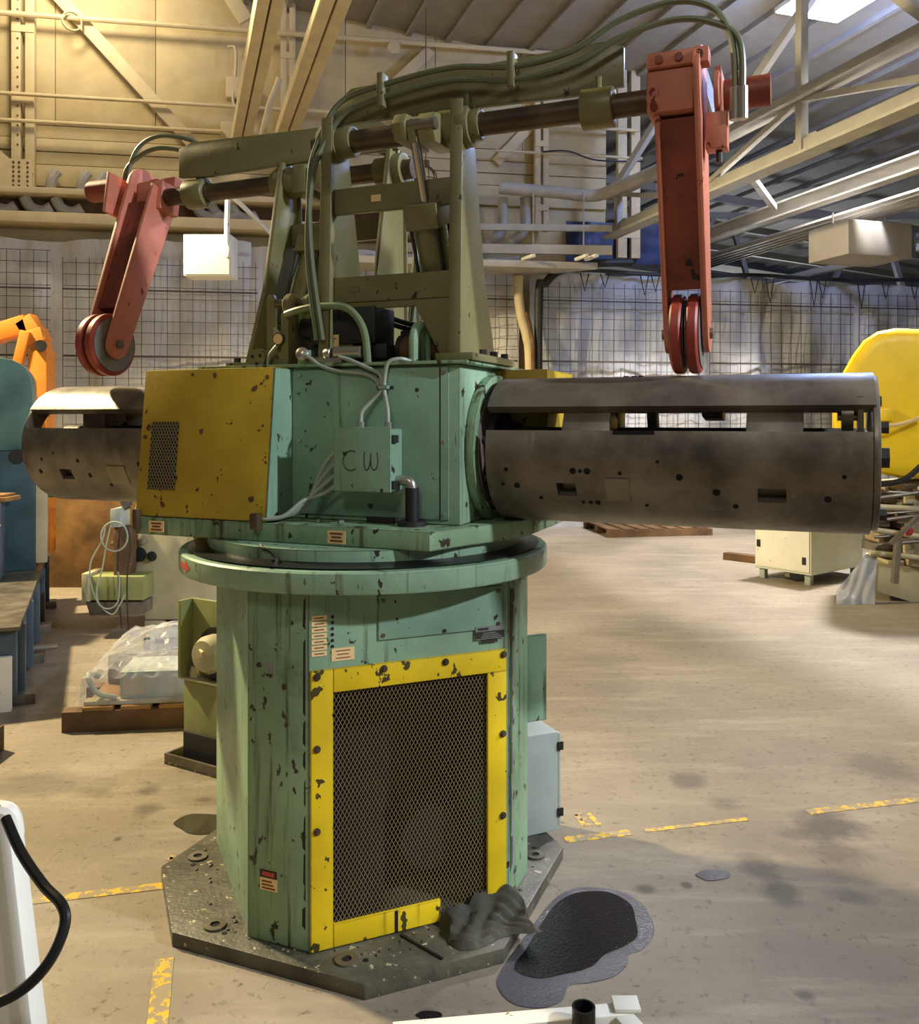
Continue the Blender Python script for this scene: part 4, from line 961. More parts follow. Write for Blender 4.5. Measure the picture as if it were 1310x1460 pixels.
# ---- gear on the front of the head (not repeated)
cw = LB(0.09, 0.28, 0.2885, 0.372, 1.38, 1.572).build('control_box', 'green_clean', reel, 0.004, label='small green control box with C W written on its lid')
lid = LB(0.087, 0.284, 0.3722, 0.384, 1.377, 1.576).build('box_lid', 'green_clean', cw, 0.003)
def stroke(pts, parent):
    m = MB()
    q = [L(s, 0.3848, z) for s, z in pts]
    m.tube(q, 0.0019, 5, 5); return m.build('marker_letter', 'label_black', parent)
C0 = (0.150, 1.478)
stroke([(0.165, 1.499), (0.148, 1.503), (0.128, 1.490), (0.122, 1.468), (0.133, 1.447), (0.152, 1.442), (0.166, 1.448)], lid)
stroke([(0.197, 1.500), (0.195, 1.470), (0.200, 1.446), (0.210, 1.448), (0.217, 1.470), (0.219, 1.496)], lid)
stroke([(0.219, 1.490), (0.220, 1.460), (0.227, 1.446), (0.239, 1.452), (0.243, 1.475), (0.240, 1.500)], lid)
for z in (1.40, 1.54): LB(0.281, 0.289, 0.335, 0.372, z-0.012, z+0.012).build('box_hinge', 'black_box', cw)
for s in (0.155, 0.25):
    MB().cyl(L(s, 0.33, 1.5722), L(s, 0.33, 1.592), 0.012, n=8).build('cable_gland', 'silver', cw)
MB().tube([L(0.155, 0.33, 1.59), L(0.157, 0.325, 1.625), L(0.185, 0.31, 1.66), L(0.215, 0.305, 1.69), L(0.217, 0.303, 1.715), L(0.205, 0.302, 1.745), L(0.16, 0.30, 1.765), L(0.10, 0.30, 1.79), L(0.055, 0.29, 1.803)], 0.0065, 8, 5).build('conduit', 'cable_grey', reel)
MB().tube([L(0.25, 0.33, 1.59), L(0.247, 0.325, 1.625), L(0.232, 0.31, 1.665), L(0.225, 0.305, 1.69), L(0.226, 0.303, 1.74), L(0.24, 0.305, 1.78), L(0.275, 0.29, 1.79), L(0.295, 0.26, 1.783)], 0.0065, 8, 5).build('conduit', 'cable_grey', reel)
o = LB(0.205, 0.236, 0.288, 0.312, 1.695, 1.707).build('conduit_clip', 'green_clean', reel)
for s in (0.197, 0.244): MB().cyl(L(s, 0.288, 1.70), L(s, 0.294, 1.70), 0.006, n=8).build('screw', 'black_box', o)
for i in range(4):
    z = 1.51-i*0.035
    MB().tube([L(0.09, 0.33+0.004*i, z), L(0.06, 0.335, z-0.02), L(0.02, 0.345, z-0.075+0.01*i), L(-0.025, 0.355+0.008*i, 1.33+0.004*i), L(-0.08, 0.375+0.012*i, 1.293), L(-0.15, 0.395+0.012*i, 1.284)], 0.0068, 8, 5).build('control_cable', 'cable_grey', reel)
eb = MB().tube([L(0.282, 0.325, 1.412), L(0.310, 0.325, 1.412), L(0.325, 0.325, 1.405), L(0.330, 0.325, 1.385)], 0.016, 12, 4).build('pipe_elbow', 'silver', reel)
MB().cyl(L(0.330, 0.325, 1.39), L(0.330, 0.325, 1.285), 0.021, n=18).build('black_pipe', 'black', eb)
MB().cyl(L(0.330, 0.325, 1.2735), L(0.330, 0.325, 1.288), 0.045, n=24).build('pipe_flange', 'black_box', eb)
LB(0.17, 0.26, 0.2885, 0.31, 1.2735, 1.292).build('terminal_strip', 'black_box', reel)
for s in (0.02, 0.10): MB().cyl(L(s, 0.36, 1.2735), L(s, 0.36, 1.284), 0.010, n=6).build('deck_bolt', 'green', dk)
# ---- gear on top of the head
TZ = hz1+0.0125
vb = LB(-0.10, 0.145, 0.07, 0.215, 1.85, 1.972).build('valve_block', 'black_box', reel, 0.006, label='black valve block with a cream label')
LB(-0.13, 0.18, 0.08, 0.20, 1.80, 1.849).build('valve_base', 'black_box', vb, 0.004)
LB(-0.05, 0.01, 0.2155, 0.217, 1.842, 1.882).build('label_plate', 'label_cream', vb)
for i in range(3): LB(-0.043, 0.003-0.01*i, 0.217, 0.2175, 1.868-i*0.009, 1.871-i*0.009).build('print_line', 'label_ink', vb)
for s in (-0.02, 0.005): LB(s, s+0.012, 0.2155, 0.218, 1.93, 1.968).build('valve_slot', 'pit', vb)
LB(-0.16, -0.101, 0.09, 0.19, 1.88, 1.945).build('solenoid', 'black_box', vb, 0.008)
LB(0.18, 0.42, -0.02, 0.10, TZ, 1.90).build('manifold', 'black_box', reel, 0.006)
mt = MB().cyl(L(0.20, 0.10, 1.832), L(0.41, 0.10, 1.832), 0.048, n=24).build('pump_motor', 'rust_panel', reel)
MB().cyl(L(0.185, 0.10, 1.832), L(0.20, 0.10, 1.832), 0.052, n=24).build('motor_cap', 'black_box', mt)
fr = LB(-0.06, 0.06, 0.235, 0.285, TZ, 1.80).build('filter_bracket', 'silver', reel, 0.004)
MB().cyl(L(0.03, 0.272, 1.818), L(0.125, 0.272, 1.818), 0.019, n=18).build('filter_body', 'silver', fr)
MB().lathe([(0.014, 0), (0.020, 0.01), (0.020, 0.025), (0.012, 0.03)], L(-0.01, 0.272, 1.815), (1, 0, 0), 14).build('fitting', 'silver', fr)
MB().lathe([(0.012, 0), (0.022, 0.008), (0.022, 0.022), (0.010, 0.03)], L(-0.09, 0.272, 1.812), (0.3, -1, 0.2), 14).build('fitting', 'silver', fr)
LB(-0.112, -0.07, 0.235, 0.275, TZ, 1.83).build('fitting_block', 'green_clean', fr)
LB(0.06, 0.09, 0.25, 0.27, TZ, 1.81).build('fitting_block', 'green_clean', fr)
MB().tube([L(-0.085, 0.285, 1.815), L(-0.05, 0.295, 1.80), L(-0.01, 0.298, 1.775), L(0.06, 0.298, 1.755), L(0.15, 0.298, 1.745), L(0.19, 0.298, 1.725), L(0.207, 0.30, 1.70)], 0.006, 8, 5).build('conduit', 'cable_grey', reel)
MB().tube([L(-0.18, 0.24, 1.955), L(-0.12, 0.255, 1.965), L(-0.05, 0.26, 1.972), L(0.05, 0.26, 1.968), L(0.105, 0.262, 1.93), L(0.135, 0.265, 1.87), L(0.145, 0.265, TZ)], 0.0125, 10, 5).build('conduit', 'hose_green', reel)
# lifting eye
m = MB(); pts = []
for k in range(13):
    a = PI*k/12; pts.append(L(0.30+0.0*k, 0.20+0.045*math.cos(a), 1.845+0.055*math.sin(a)))
pts = [L(0.30, 0.245, TZ)]+pts+[L(0.30, 0.155, TZ)]
m.tube(pts, 0.017, 10, 2); m.build('lifting_eye', 'green', reel)
# lever post and wheel at the left
po = MB().prism([L(-0.275, 0.215, TZ), L(-0.243, 0.215, TZ), L(-0.243, 0.215, 2.01), L(-0.250, 0.215, 2.03), L(-0.265, 0.215, 2.03), L(-0.275, 0.215, 2.01)], (0, 0.02, 0)).build('bracket_post', 'olive', reel, 0.003)
MB().cyl(L(-0.245, 0.205, 2.0), L(-0.13, 0.205, 2.0), 0.012, n=12).build('cross_pin', 'steel_mid', po)
MB().lathe([(0.030, 0), (0.040, 0.01), (0.040, 0.03), (0.030, 0.04)], L(-0.20, 0.205, 1.99), (1, 0, 0), 16).build('pin_knob', 'olive', po)
dr = MB().ring(L(-0.165, 0.10, 1.955), L(-0.150, 0.10, 1.955), 0.088, 0.070, 36).build('belt_guard_ring', 'hose_green', reel)
MB().cyl(L(-0.150, 0.10, 1.955), L(-0.11, 0.10, 1.955), 0.068, n=30).build('belt_disc', 'olive', dr)
LB(-0.20, -0.17, 0.12, 0.24, TZ, 1.96).build('bracket_plate', 'olive', reel, 0.003)
LB(-0.33, -0.19, 0.10, 0.22, TZ, 1.835).build('roller_block', 'olive', reel, 0.004)
wl_ = MB().cyl(L(-0.295, 0.245, 1.808), L(-0.295, 0.221, 1.808), 0.035, n=26).build('roller_wheel', 'olive', reel)
for k in range(3):
    a = 2*PI*k/3+0.6; p = L(-0.295+0.018*math.cos(a), 0.245, 1.808+0.018*math.sin(a)); MB().cyl(p, p+Vector((0, -0.003, 0)), 0.006, n=8).build('wheel_bolt', 'black_box', wl_)
pg = MB().cyl(L(-0.205, 0.25, 1.872), L(-0.205, 0.235, 1.872), 0.022, n=22).build('pressure_gauge', 'shaft_brown', reel)
MB().cyl(L(-0.205, 0.2508, 1.872), L(-0.205, 0.252, 1.872), 0.018, n=20).build('gauge_dial', 'label_cream', pg)
for i in range(3):
    MB().tube([L(-0.26, 0.2, 1.93-0.01*i), L(-0.235, 0.215, 1.905-0.01*i), L(-0.21, 0.215, 1.89-0.008*i), L(-0.17, 0.21, 1.885)], 0.006, 7, 4).build('small_hose', 'cable_grey', reel)
MB().tube([L(-0.205, 0.24, 1.86), L(-0.225, 0.245, 1.84), L(-0.245, 0.245, 1.815), L(-0.25, 0.245, TZ)], 0.005, 7, 4).build('small_hose', 'cable_grey', reel)
for i in range(2):
    MB().tube([L(0.12, 0.06, 1.95-0.02*i), L(0.2, 0.03, 1.925-0.02*i), L(0.30, 0.0, 1.92-0.03*i), L(0.40, -0.03, 1.955)], 0.009, 8, 5).build('black_hose', 'black', reel)
for i in range(4):
    MB().cyl(L(0.16+0.045*i, -0.10, TZ), L(0.16+0.045*i, -0.10, 2.1), 0.011, n=10).build('riser_hose', 'black' if i % 2 else 'cable_grey', reel)
for i in range(2):
    MB().tube([L(0.02+0.03*i, -0.30, 2.0), L(0.06+0.02*i, -0.29, 2.25), L(0.05+0.05*i, -0.28, 2.42), L(0.0+0.02*i, -0.27, 2.47), L(-0.04, -0.25, 2.40)], 0.012, 8, 5).build('loop_hose', 'black', reel)
LB(-0.15, -0.10, -0.17, 0.17, TZ, 1.812).build('top_rail', 'olive', reel)
# ================================================================== floor paint, oil and loose things
def fpoly(pts, z0, th): return MB().prism([Vector((floor_at(x, y).x, floor_at(x, y).y, z0)) for x, y in pts], (0, 0, th))
def fsmooth(pts, n=5):
    p = [Vector(floor_at(x, y)) for x, y in pts]; N = len(p); q = []
    for i in range(N):
        a, b, c, d = p[i-1], p[i], p[(i+1) % N], p[(i+2) % N]
        for k in range(n):
            t_ = k/n; q.append(0.5*((2*b)+(c-a)*t_+(2*a-5*b+4*c-d)*t_*t_+(3*b-a-3*c+d)*t_**3))
    return q
def strip(x0, x1, w, label):
    f = lambda x: 2.905+0.232*(x+1.45)
    return tag(MB().bar((x0, f(x0), 0.001), (x1, f(x1), 0.001), w, 0.002).build('floor_line', 'floor_yellow', None), label, 'floor line')
strip(-1.44, -0.93, 0.045, 'worn yellow floor line running up to the floor plate')
strip(0.40, 0.66, 0.045, 'short worn yellow floor line beside the grey cabinet')
strip(0.72, 1.15, 0.025, 'faded yellow floor line between the dark stains')
strip(1.42, 2.3, 0.045, 'thin yellow floor line leading away from the stains')
tag(MB().bar((-0.875, 2.60, 0.001), (-0.74, 2.1, 0.001), 0.055, 0.002).build('floor_line', 'floor_yellow', None), 'worn yellow floor line below the plate corner', 'floor line')
g = thing('floor_number', 'yellow number 17 stencilled on the floor beside the plate', 'floor number', floor_at(254, 1232))
g0 = floor_at(254, 1232)
def fbar(x0, y0, x1, y1, w, par, o, nm='digit_stroke'):
    a, b = floor_at(x0, y0)-o, floor_at(x1, y1)-o; a.z = b.z = 0.001
    MB().bar(a, b, w, 0.002).build(nm, 'floor_yellow', par)
fbar(245, 1242, 247, 1220, 0.022, g, g0); fbar(238, 1227, 246, 1223, 0.02, g, g0); fbar(254, 1224, 268, 1223, 0.02, g, g0); fbar(266, 1224, 257, 1235, 0.022, g, g0)
q_ = fsmooth([(284, 1222), (292, 1216), (300, 1215), (297, 1222), (289, 1226)], 3)
tag(MB().prism([Vector((p.x, p.y, 0.0005)) for p in q_], (0, 0, 0.002)).build('paint_patch', 'floor_yellow', None), 'small yellow paint patch at the pedestal edge', 'paint')
g0 = floor_at(838, 1168); g = thing('floor_number', 'yellow number 13 stencilled on the floor beyond the grey cabinet', 'floor number', g0)
fbar(838, 1160, 854, 1176, 0.022, g, g0)
fbar(819, 1163, 830, 1160, 0.018, g, g0); fbar(820, 1162, 833, 1177, 0.02, g, g0); fbar(828, 1170, 836, 1167, 0.018, g, g0); fbar(832, 1177, 845, 1176, 0.02, g, g0)
# oil
rim_ = [(708, 1402), (722, 1372), (742, 1345), (766, 1312), (788, 1284), (815, 1268), (850, 1266), (892, 1274), (916, 1290), (930, 1312), (931, 1336), (915, 1355), (897, 1362), (893, 1378), (872, 1394), (838, 1402), (812, 1406), (800, 1428), (768, 1438), (728, 1430)]
inn_ = [(733, 1382), (752, 1352), (772, 1318), (795, 1288), (824, 1274), (866, 1273), (898, 1290), (906, 1314), (908, 1336), (890, 1350), (862, 1362), (842, 1380), (802, 1390), (766, 1396)]
pd = thing('oil_puddle', 'large black glossy oil puddle at the corner of the floor plate', 'puddle', floor_at(820, 1345)); p0 = floor_at(820, 1345)
MB().prism([Vector((p.x, p.y, 0.0005))-Vector((p0.x, p0.y, 0)) for p in fsmooth(rim_)], (0, 0, 0.0015)).build('puddle_rim', 'oil_rim', pd)
MB().prism([Vector((p.x, p.y, 0.002))-Vector((p0.x, p0.y, 0)) for p in fsmooth(inn_)], (0, 0, 0.0015)).build('puddle_centre', 'oil', pd)
def puddle(cx, cy, rx, ry, mat, label):
    pts = [(cx+rx*math.cos(k*PI/6)*(1+0.08*math.sin(k*2.3)), cy+ry*math.sin(k*PI/6)*(1+0.08*math.cos(k*1.7))) for k in range(12)]
    tag(MB().prism([Vector((p.x, p.y, 0.0005)) for p in fsmooth(pts, 3)], (0, 0, 0.0018)).build('oil_puddle', mat, None), label, 'puddle')
puddle(290, 1175, 40, 15, 'oil_still', 'still dark puddle half hidden behind the pedestal')
puddle(1017, 1248, 24, 8, 'oil_rim', 'small round wet spot with a pale rim on bare concrete')
puddle(612, 1448, 18, 6, 'oil', 'small oil spot in front of the floor plate')
# rag on the floor plate
def ragfn(u, v):
    e1 = 0.075+0.27*u; e2_ = hp_+0.018+0.15*v
    z = 0.047+0.02*abs(math.sin(u*9+v*4))*(1-v*0.6)+0.014*abs(math.sin(u*17-v*11))+0.05*(1-v)**3*(0.4+0.6*u)
    if u in (0.0, 1.0) or v == 1.0: z = 0.0465
    p = PP(e1+0.012*math.sin(v*7), e2_+0.012*math.sin(u*8), z); return Matrix.Translation((CX, CY, 0)) @ Matrix.Rotation(RH, 4, 'Z') @ p
tag(MB().grid(26, 16, ragfn).build('oily_rag', 'rag', None, ang=60), 'crumpled oily grey rag at the foot of the yellow guard', 'rag')

# ================================================================== left background
e_l = math.radians(22.4)
bed = thing('machine_bed', 'long low blue-grey steel machine bed with a cream top', 'machine bed', (-2.45, 4.85, 0), e_l)
B((-0.85, 0, 0.06), (0, 3.1, 0.44)).build('bed_body', 'blue_steel', bed, 0.01)
B((-0.9, -0.04, 0.4405), (0.02, 3.12, 0.462)).build('bed_top', 'steel_mid', bed, 0.004)
for i in range(5): B((0.0005, 0.12+i*0.66, 0.02), (0.035, 0.18+i*0.66, 0.44)).build('bed_rib', 'blue_steel', bed, 0.004)
for i in range(4): B((-0.12, 0.05+i*0.9, 0), (0.09, 0.17+i*0.9, 0.0595)).build('bed_foot', 'steel_dark', bed, 0.004)
MB().cyl((0.03, 0.95, 0.1), (0.17, 0.95, 0.1), 0.018, n=10).build('anchor_stud', 'silver', bed)
B((-0.3, -0.05, 0.0), (-0.02, -0.005, 0.3)).build('end_bracket', 'white_paint', bed, 0.006)
hd = thing('feeder_machine', 'dark teal machine column with a round black port on the bed', 'machine', (-3.18, 6.62, 0.463), e_l)
B((-1.0, 0, 0), (-0.02, 0.58, 0.90)).build('column_body', 'teal', hd, 0.015)
m = MB(); pr = [(-1.0, 0.901), (-0.04, 0.901), (-0.04, 1.40)]+[(-0.04-0.22*(1-math.cos(a)), 1.40+0.2*math.sin(a)) for a in (0.3, 0.6, 0.9, 1.2, 1.57)]+[(-1.0, 1.60)]
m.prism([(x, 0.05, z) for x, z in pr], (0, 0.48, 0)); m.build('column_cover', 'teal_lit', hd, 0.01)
MB().cyl((-0.14, -0.012, 0.86), (-0.14, 0.0, 0.86), 0.055, n=24).build('round_port', 'black', hd)
B((-0.019, 0.02, 0.05), (0.06, 0.14, 0.74)).build('edge_post', 'mill_cream', hd, 0.006)
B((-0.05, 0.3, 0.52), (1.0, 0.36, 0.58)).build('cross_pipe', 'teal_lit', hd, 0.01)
B((-0.5, -0.35, 0.0), (-0.22, -0.01, 0.55)).build('side_box', 'blue_steel', hd, 0.01)
tb = thing('timber_offcut', 'pale timber offcut with a string resting on the teal column ledge', 'timber', (-3.42, 6.32, 1.0445))
B((-0.25, -0.1, -0.03), (0.20, 0.12, 0.0)).build('board', 'wood', tb, 0.003); B((-0.22, -0.08, 0.0005), (0.17, 0.1, 0.02)).build('board', 'wood', tb, 0.003)
MB().tube([(0.15, -0.1, 0.0), (0.152, -0.108, -0.06), (0.154, -0.105, -0.16), (0.165, -0.105, -0.2)], 0.006, 6, 4).build('string', 'label_cream', tb)
# orange arm
oa = thing('swing_feeder', 'orange bent swing feeder with a pneumatic cylinder on the machine bed', 'machine', (at(60, 598, 7.5).x, 7.5, 0.463))
def oo(px, py, D=7.5): return at(px, py, D)-oa.location
B((-0.085, -0.08, 0), (0.075, 0.10, 1.72)).build('post', 'orange', oa, 0.01)
MB().bar(oo(62, 510), oo(52, 470), 0.14, 0.15, (0, 1, 0)).build('elbow_lower', 'orange', oa, 0.012)
MB().bar(oo(60, 492), oo(36, 455), 0.16, 0.14, (0, 1, 0)).build('elbow_upper', 'orange', oa, 0.012)
MB().bar(oo(42, 462), oo(-70, 497), 0.16, 0.14, (0, 1, 0)).build('boom', 'orange', oa, 0.012)
MB().cyl(oo(58, 493, 7.40), oo(58, 493, 7.6), 0.05, n=18).build('pivot_pin', 'shaft_brown', oa)
MB().bar(oo(37, 472, 7.42), oo(22, 535, 7.42), 0.085, 0.05, (0, 1, 0)).build('link', 'orange', oa, 0.008)
MB().cyl(oo(33, 556, 7.42), oo(50, 600, 7.42), 0.062, n=20).build('air_cylinder', 'mill_cream', oa)
MB().bar(oo(25, 548, 7.42), oo(38, 543, 7.42), 0.09, 0.16, (0, 1, 0)).build('cylinder_head', 'steel_mid', oa, 0.006)
MB().tube([oo(22, 537, 7.42), oo(28, 545, 7.42)], 0.02, 8, 1).build('rod', 'silver', oa)
MB().tube([oo(36, 560, 7.42), oo(32, 580, 7.42), oo(42, 600, 7.42), oo(50, 612, 7.42)], 0.012, 6, 4).build('air_hose', 'black', oa)
MB().bar(oo(-30, 590, 7.0), oo(40, 646, 7.0), 0.02, 0.10, (0, 1, 0)).build('strap', 'orange', oa, 0.004)
tag(B((-4.3, 8.35, 0), (-2.6, 8.41, 0.97)).build('steel_sheet', 'rust_panel', None, 0.004), 'rusty brown steel sheet standing behind the cable coils', 'sheet')
# column machine with cables
mm = thing('milling_machine', 'worn cream machine column with coiled cables behind the yellow cover', 'machine', (-2.1, 6.9, 0))
mo = mm.location
def mp(px, py, D=6.62): return at(px, py, D)-mo
m = MB().prism([mp(x, y) for x, y in ((188, 742), (196, 705), (330, 705), (330, 884), (206, 884), (205, 858), (190, 846), (182, 800))], (0, 0.6, 0)); m.build('column', 'mill_cream', mm, 0.015)
m = MB().prism([mp(x, y) for x, y in ((206, 885), (234, 885), (234, 902), (206, 902))], (0, 0.5, 0)); m.build('foot', 'mill_cream', mm, 0.006)
m = MB().prism([mp(x, y) for x, y in ((240, 885.5), (330, 885.5), (330, 902), (240, 902))], (0, 0.5, 0)); m.build('recess_shade', 'black_box', mm)  # black block standing in for the shade of the undercut
m = MB().prism([mp(x, y, 6.4) for x, y in ((128, 822), (205, 822), (205, 856), (128, 856))], (0, 0.22, 0)); m.build('work_table', 'yellow_green', mm, 0.006)
m = MB().prism([mp(x, y, 6.38) for x, y in ((116, 818), (127, 818), (127, 858), (116, 858))], (0, 0.26, 0)); m.build('table_end', 'mill_cream', mm, 0.006)
m = MB().prism([mp(x, y, 6.42) for x, y in ((122, 858.5), (204, 858.5), (204, 876), (128, 878))], (0, 0.3, 0)); m.build('table_slide', 'steel_dark', mm, 0.006)
m = MB().prism([mp(x, y, 6.45) for x, y in ((160, 752), (186, 752), (186, 800), (176, 860), (162, 850))], (0, 0.16, 0)); m.build('spindle_head', 'wood_dark', mm, 0.012)
m = MB().prism([mp(x, y, 6.4) for x, y in ((157, 726), (171, 724), (171, 752), (157, 752))], (0, 0.2, 0)); m.build('switch_box', 'grey_cabinet', mm, 0.006)
for i in range(5):
    a = mp(172+2*i, 718-5*i, 6.5); MB().ring(a, a+Vector((0.05, 0.02, 0.02)), 0.06, 0.045, 16).build('drive_coil', 'steel_dark', mm)
for (x, y, r, mt_) in ((217, 793, .038, 'black'), (199, 790, .055, 'pit'), (205, 771, .03, 'silver'), (170, 770, .022, 'steel_mid'), (162, 775, .02, 'steel_mid')):
    MB().lathe([(r*0.9, 0), (r, 0.01), (r*0.75, 0.035), (0, 0.04)], mp(x, y, 6.6), (0, -1, 0), 18).build('knob_and_hole', mt_, mm)  # the pit-coloured one is a hole, its darkness given as colour
MB().lathe([(0.018, 0), (0.026, 0.01), (0.026, 0.04), (0, 0.045)], mp(184, 803, 6.5), (0, -1, 0), 8).build('brass_valve', 'orange', mm)
for i, pts in enumerate((((150, 750), (146, 770), (130, 800), (129, 830), (140, 860), (155, 868), (168, 858), (170, 830), (168, 815)),
                         ((158, 750), (152, 775), (146, 810), (138, 840), (142, 862), (160, 876), (172, 860), (178, 848)),
                         ((182, 752), (186, 780), (182, 810), (181, 850), (183, 900)), ((171, 755), (168, 800), (170, 850), (173, 896)))):
    MB().tube([mp(x, y, 6.30+0.02*i) for x, y in pts], 0.0055, 7, 5).build('cable', 'cable_grey' if i < 2 else 'black_box', mm)
rg_ = MB().tube([mp(163+19*math.cos(k*PI/8), 765+21*math.sin(k*PI/8), 6.28) for k in range(17)], 0.0065, 7, 2); rg_.build('cable_coil', 'cable_grey', mm)

# wrapped pallet
pz = thing('pallet', 'brown timber pallet under the shrink-wrapped machine part', 'pallet', (-2.03, 4.47, 0), math.radians(7))
B((0, 0, 0), (1.25, 0.09, 0.105)).build('bearer', 'wood_dark', pz, 0.004); B((0, 0.42, 0), (1.25, 0.51, 0.105)).build('bearer', 'wood_dark', pz, 0.004); B((0, 0.88, 0), (1.25, 0.97, 0.105)).build('bearer', 'wood_dark', pz, 0.004)
for i in range(6): B((0.10+i*0.19, 0, 0.1055), (0.25+i*0.19, 0.97, 0.125)).build('deck_board', 'wood', pz, 0.003)
pp = thing('wrapped_motor', 'grey machine part with a square data plate under clear plastic wrap', 'machine part', (-2.03, 4.47, 0.1255), math.radians(7))
B((0.27, 0.06, 0.02), (0.66, 0.36, 0.16)).build('gearbox', 'grey_cabinet', pp, 0.012)
B((0.29, 0.052, 0.045), (0.40, 0.059, 0.135)).build('data_plate', 'silver', pp)
B((0.12, 0.40, 0.0), (1.0, 0.80, 0.17)).build('frame_box', 'steel_mid', pp, 0.012)
B((0.30, 0.45, 0.171), (0.55, 0.70, 0.24)).build('cover', 'blue_steel', pp, 0.01)
B((0.1, 0.03, 0.0), (1.1, 0.10, 0.0195)).build('skid', 'mill_cream', pp); 
MB().cyl((0.68, 0.2, 0.1), (1.05, 0.2, 0.1), 0.09, n=24).build('motor_body', 'white_paint', pp)
MB().tube([(0.13, 0.2, 0.1), (0.10, 0.1, 0.14), (0.16, 0.05, 0.06), (0.26, 0.05, 0.03)], 0.014, 8, 5).build('conduit', 'cable_grey', pp)
rnd = random.Random(21)
def wrapfn(u, v):
    x = 0.05+1.1*u; y = 0.02+0.88*v; e = min(u, 1-u, v, 1-v)
    hgt = 0.17+0.09*math.exp(-((x-0.42)**2+(y-0.57)**2)/0.03)+0.05*v
    k = min(1, e/0.07); z = 0.131+hgt*(k**0.35)+(rnd.uniform(-1, 1)*0.011 if e > 0 else 0)
    x += (0.5-u)*0.10*k*k; 
    return Matrix.Translation((-2.03, 4.47, 0)) @ Matrix.Rotation(math.radians(7), 4, 'Z') @ Vector((x, y+rnd.uniform(-.006, .006), z))
tag(MB().grid(40, 34, wrapfn).build('shrink_wrap', 'wrap', None, ang=16), 'crinkled clear plastic wrap over the machine part on the pallet', 'plastic wrap')
# hydraulic power unit
hu = thing('power_unit', 'green hydraulic power unit with tank, motor and drip tray behind the pedestal', 'power unit', (-1.37, 4.07, 0), math.radians(-30))
B((0, 0, 0), (0.62, 0.55, 0.012)).build('drip_tray', 'plate_oily', hu); B((0, 0, 0.0125), (0.62, 0.012, 0.05)).build('tray_lip', 'steel_mid', hu); B((0, 0.0125, 0.0125), (0.012, 0.55, 0.05)).build('tray_lip', 'steel_mid', hu)
B((0.06, 0.06, 0.0125), (0.58, 0.5, 0.39)).build('tank', 'yellow_green', hu, 0.008); B((0.045, 0.045, 0.3905), (0.595, 0.515, 0.402)).build('tank_top', 'mill_cream', hu, 0.003)
B((0.07, 0.0595, 0.02), (0.57, 0.05, 0.15)).build('dark_lower_plate', 'black_box', hu)  # dark plate across the oily lower front of the tank
up_ = B((0.075, 0.10, 0.4025), (0.52, 0.122, 0.76)).build('upright_panel', 'yellow_green', hu, 0.004); B((0.055, 0.03, 0.4025), (0.0745, 0.122, 0.76)).build('panel_flange', 'yellow_green', up_, 0.003)
mo_ = MB().cyl((0.27, 0.06, 0.54), (0.27, 0.099, 0.54), 0.115, n=28).build('motor_bell', 'black', hu)
MB().lathe([(0.085, 0), (0.085, 0.05), (0.07, 0.08), (0.0, 0.085)], (0.27, 0.0595, 0.54), (0, -1, 0), 24).build('motor_body', 'mill_cream', mo_)
MB().lathe([(0.03, 0), (0.032, 0.02), (0.026, 0.03), (0.026, 0.05), (0, 0.052)], (0.115, 0.085, 0.4022), (0, 0, 1), 6).build('filler_cap', 'mill_cream', hu)
MB().cyl((0.22, 0.09, 0.415), (0.30, 0.07, 0.43), 0.016, n=12).build('blue_cap', 'blue_tarp', hu)
MB().tube([(0.14, 0.08, 0.42), (0.16, 0.03, 0.52), (0.21, 0.0, 0.57), (0.28, -0.03, 0.56)], 0.007, 7, 5).build('cable', 'label_cream', hu)
tag(B((-2.5, 4.06, 0), (-2.205, 4.25, 0.12)).build('timber_block', 'wood_dark', None, 0.006), 'brown timber block on the bare floor near the bed', 'timber')

# ================================================================== right background
wc = thing('white_cabinet', 'white metal cabinet on castor feet under the mandrel end', 'cabinet', (3.37, 8.4, 0), math.radians(37))
B((0, 0, 0.10), (0.95, 0.62, 0.92)).build('cabinet_body', 'pale_green_white', wc, 0.008)
B((-0.012, 0.015, 0.125), (-0.0005, 0.605, 0.90)).build('cabinet_door', 'white_paint', wc, 0.003)
for y, z in ((0.55, 0.32), (0.05, 0.2)): B((-0.022, y, z), (-0.0125, y+0.035, z+0.07)).build('door_latch', 'black', wc)
for x in (0.03, 0.86):
    for y in (0.03, 0.53): B((x, y, 0), (x+0.06, y+0.06, 0.0995)).build('foot', 'grey_cabinet', wc, 0.004)
B((0.03, 0.25, 0.05), (0.85, 0.3, 0.0995)).build('base_rail', 'steel_dark', wc)
ym = thing('press_machine', 'yellow domed machine housing on a tan base with clustered gear', 'machine', (4.15, 7.9, 0))
yo = ym.location
def yp(px, py, D=7.65): return at(px, py, D)-yo
out = [(1196, 640), (1186, 600), (1188, 560), (1200, 530), (1214, 505), (1230, 484), (1250, 471), (1276, 466), (1330, 468), (1375, 500), (1395, 560), (1390, 620), (1365, 665), (1320, 684), (1285, 683), (1250, 676), (1216, 660)]
m = MB().prism([yp(x, y) for x, y in out], (0.36, 0.7, 0)); m.build('domed_housing', 'bright_yellow', ym, 0.13, 4)
m = MB().prism([yp(x, y, 7.62) for x, y in ((1256, 583), (1274, 583), (1274, 600), (1256, 600))], (0, 0.05, 0)); m.build('inspection_cover', 'bright_yellow', ym, 0.004)
m = MB().prism([yp(x, y, 7.9) for x, y in ((1186, 560), (1240, 560), (1240, 690), (1186, 690))], (0.2, 0.4, 0)); m.build('housing_back', 'bright_yellow', ym, 0.03)
MB().tube([yp(1235, 560, 7.4), yp(1243, 598, 7.35), yp(1262, 606, 7.4), yp(1290, 603, 7.45), yp(1330, 588, 7.5)], 0.016, 8, 6).build('housing_cable', 'label_cream', ym)
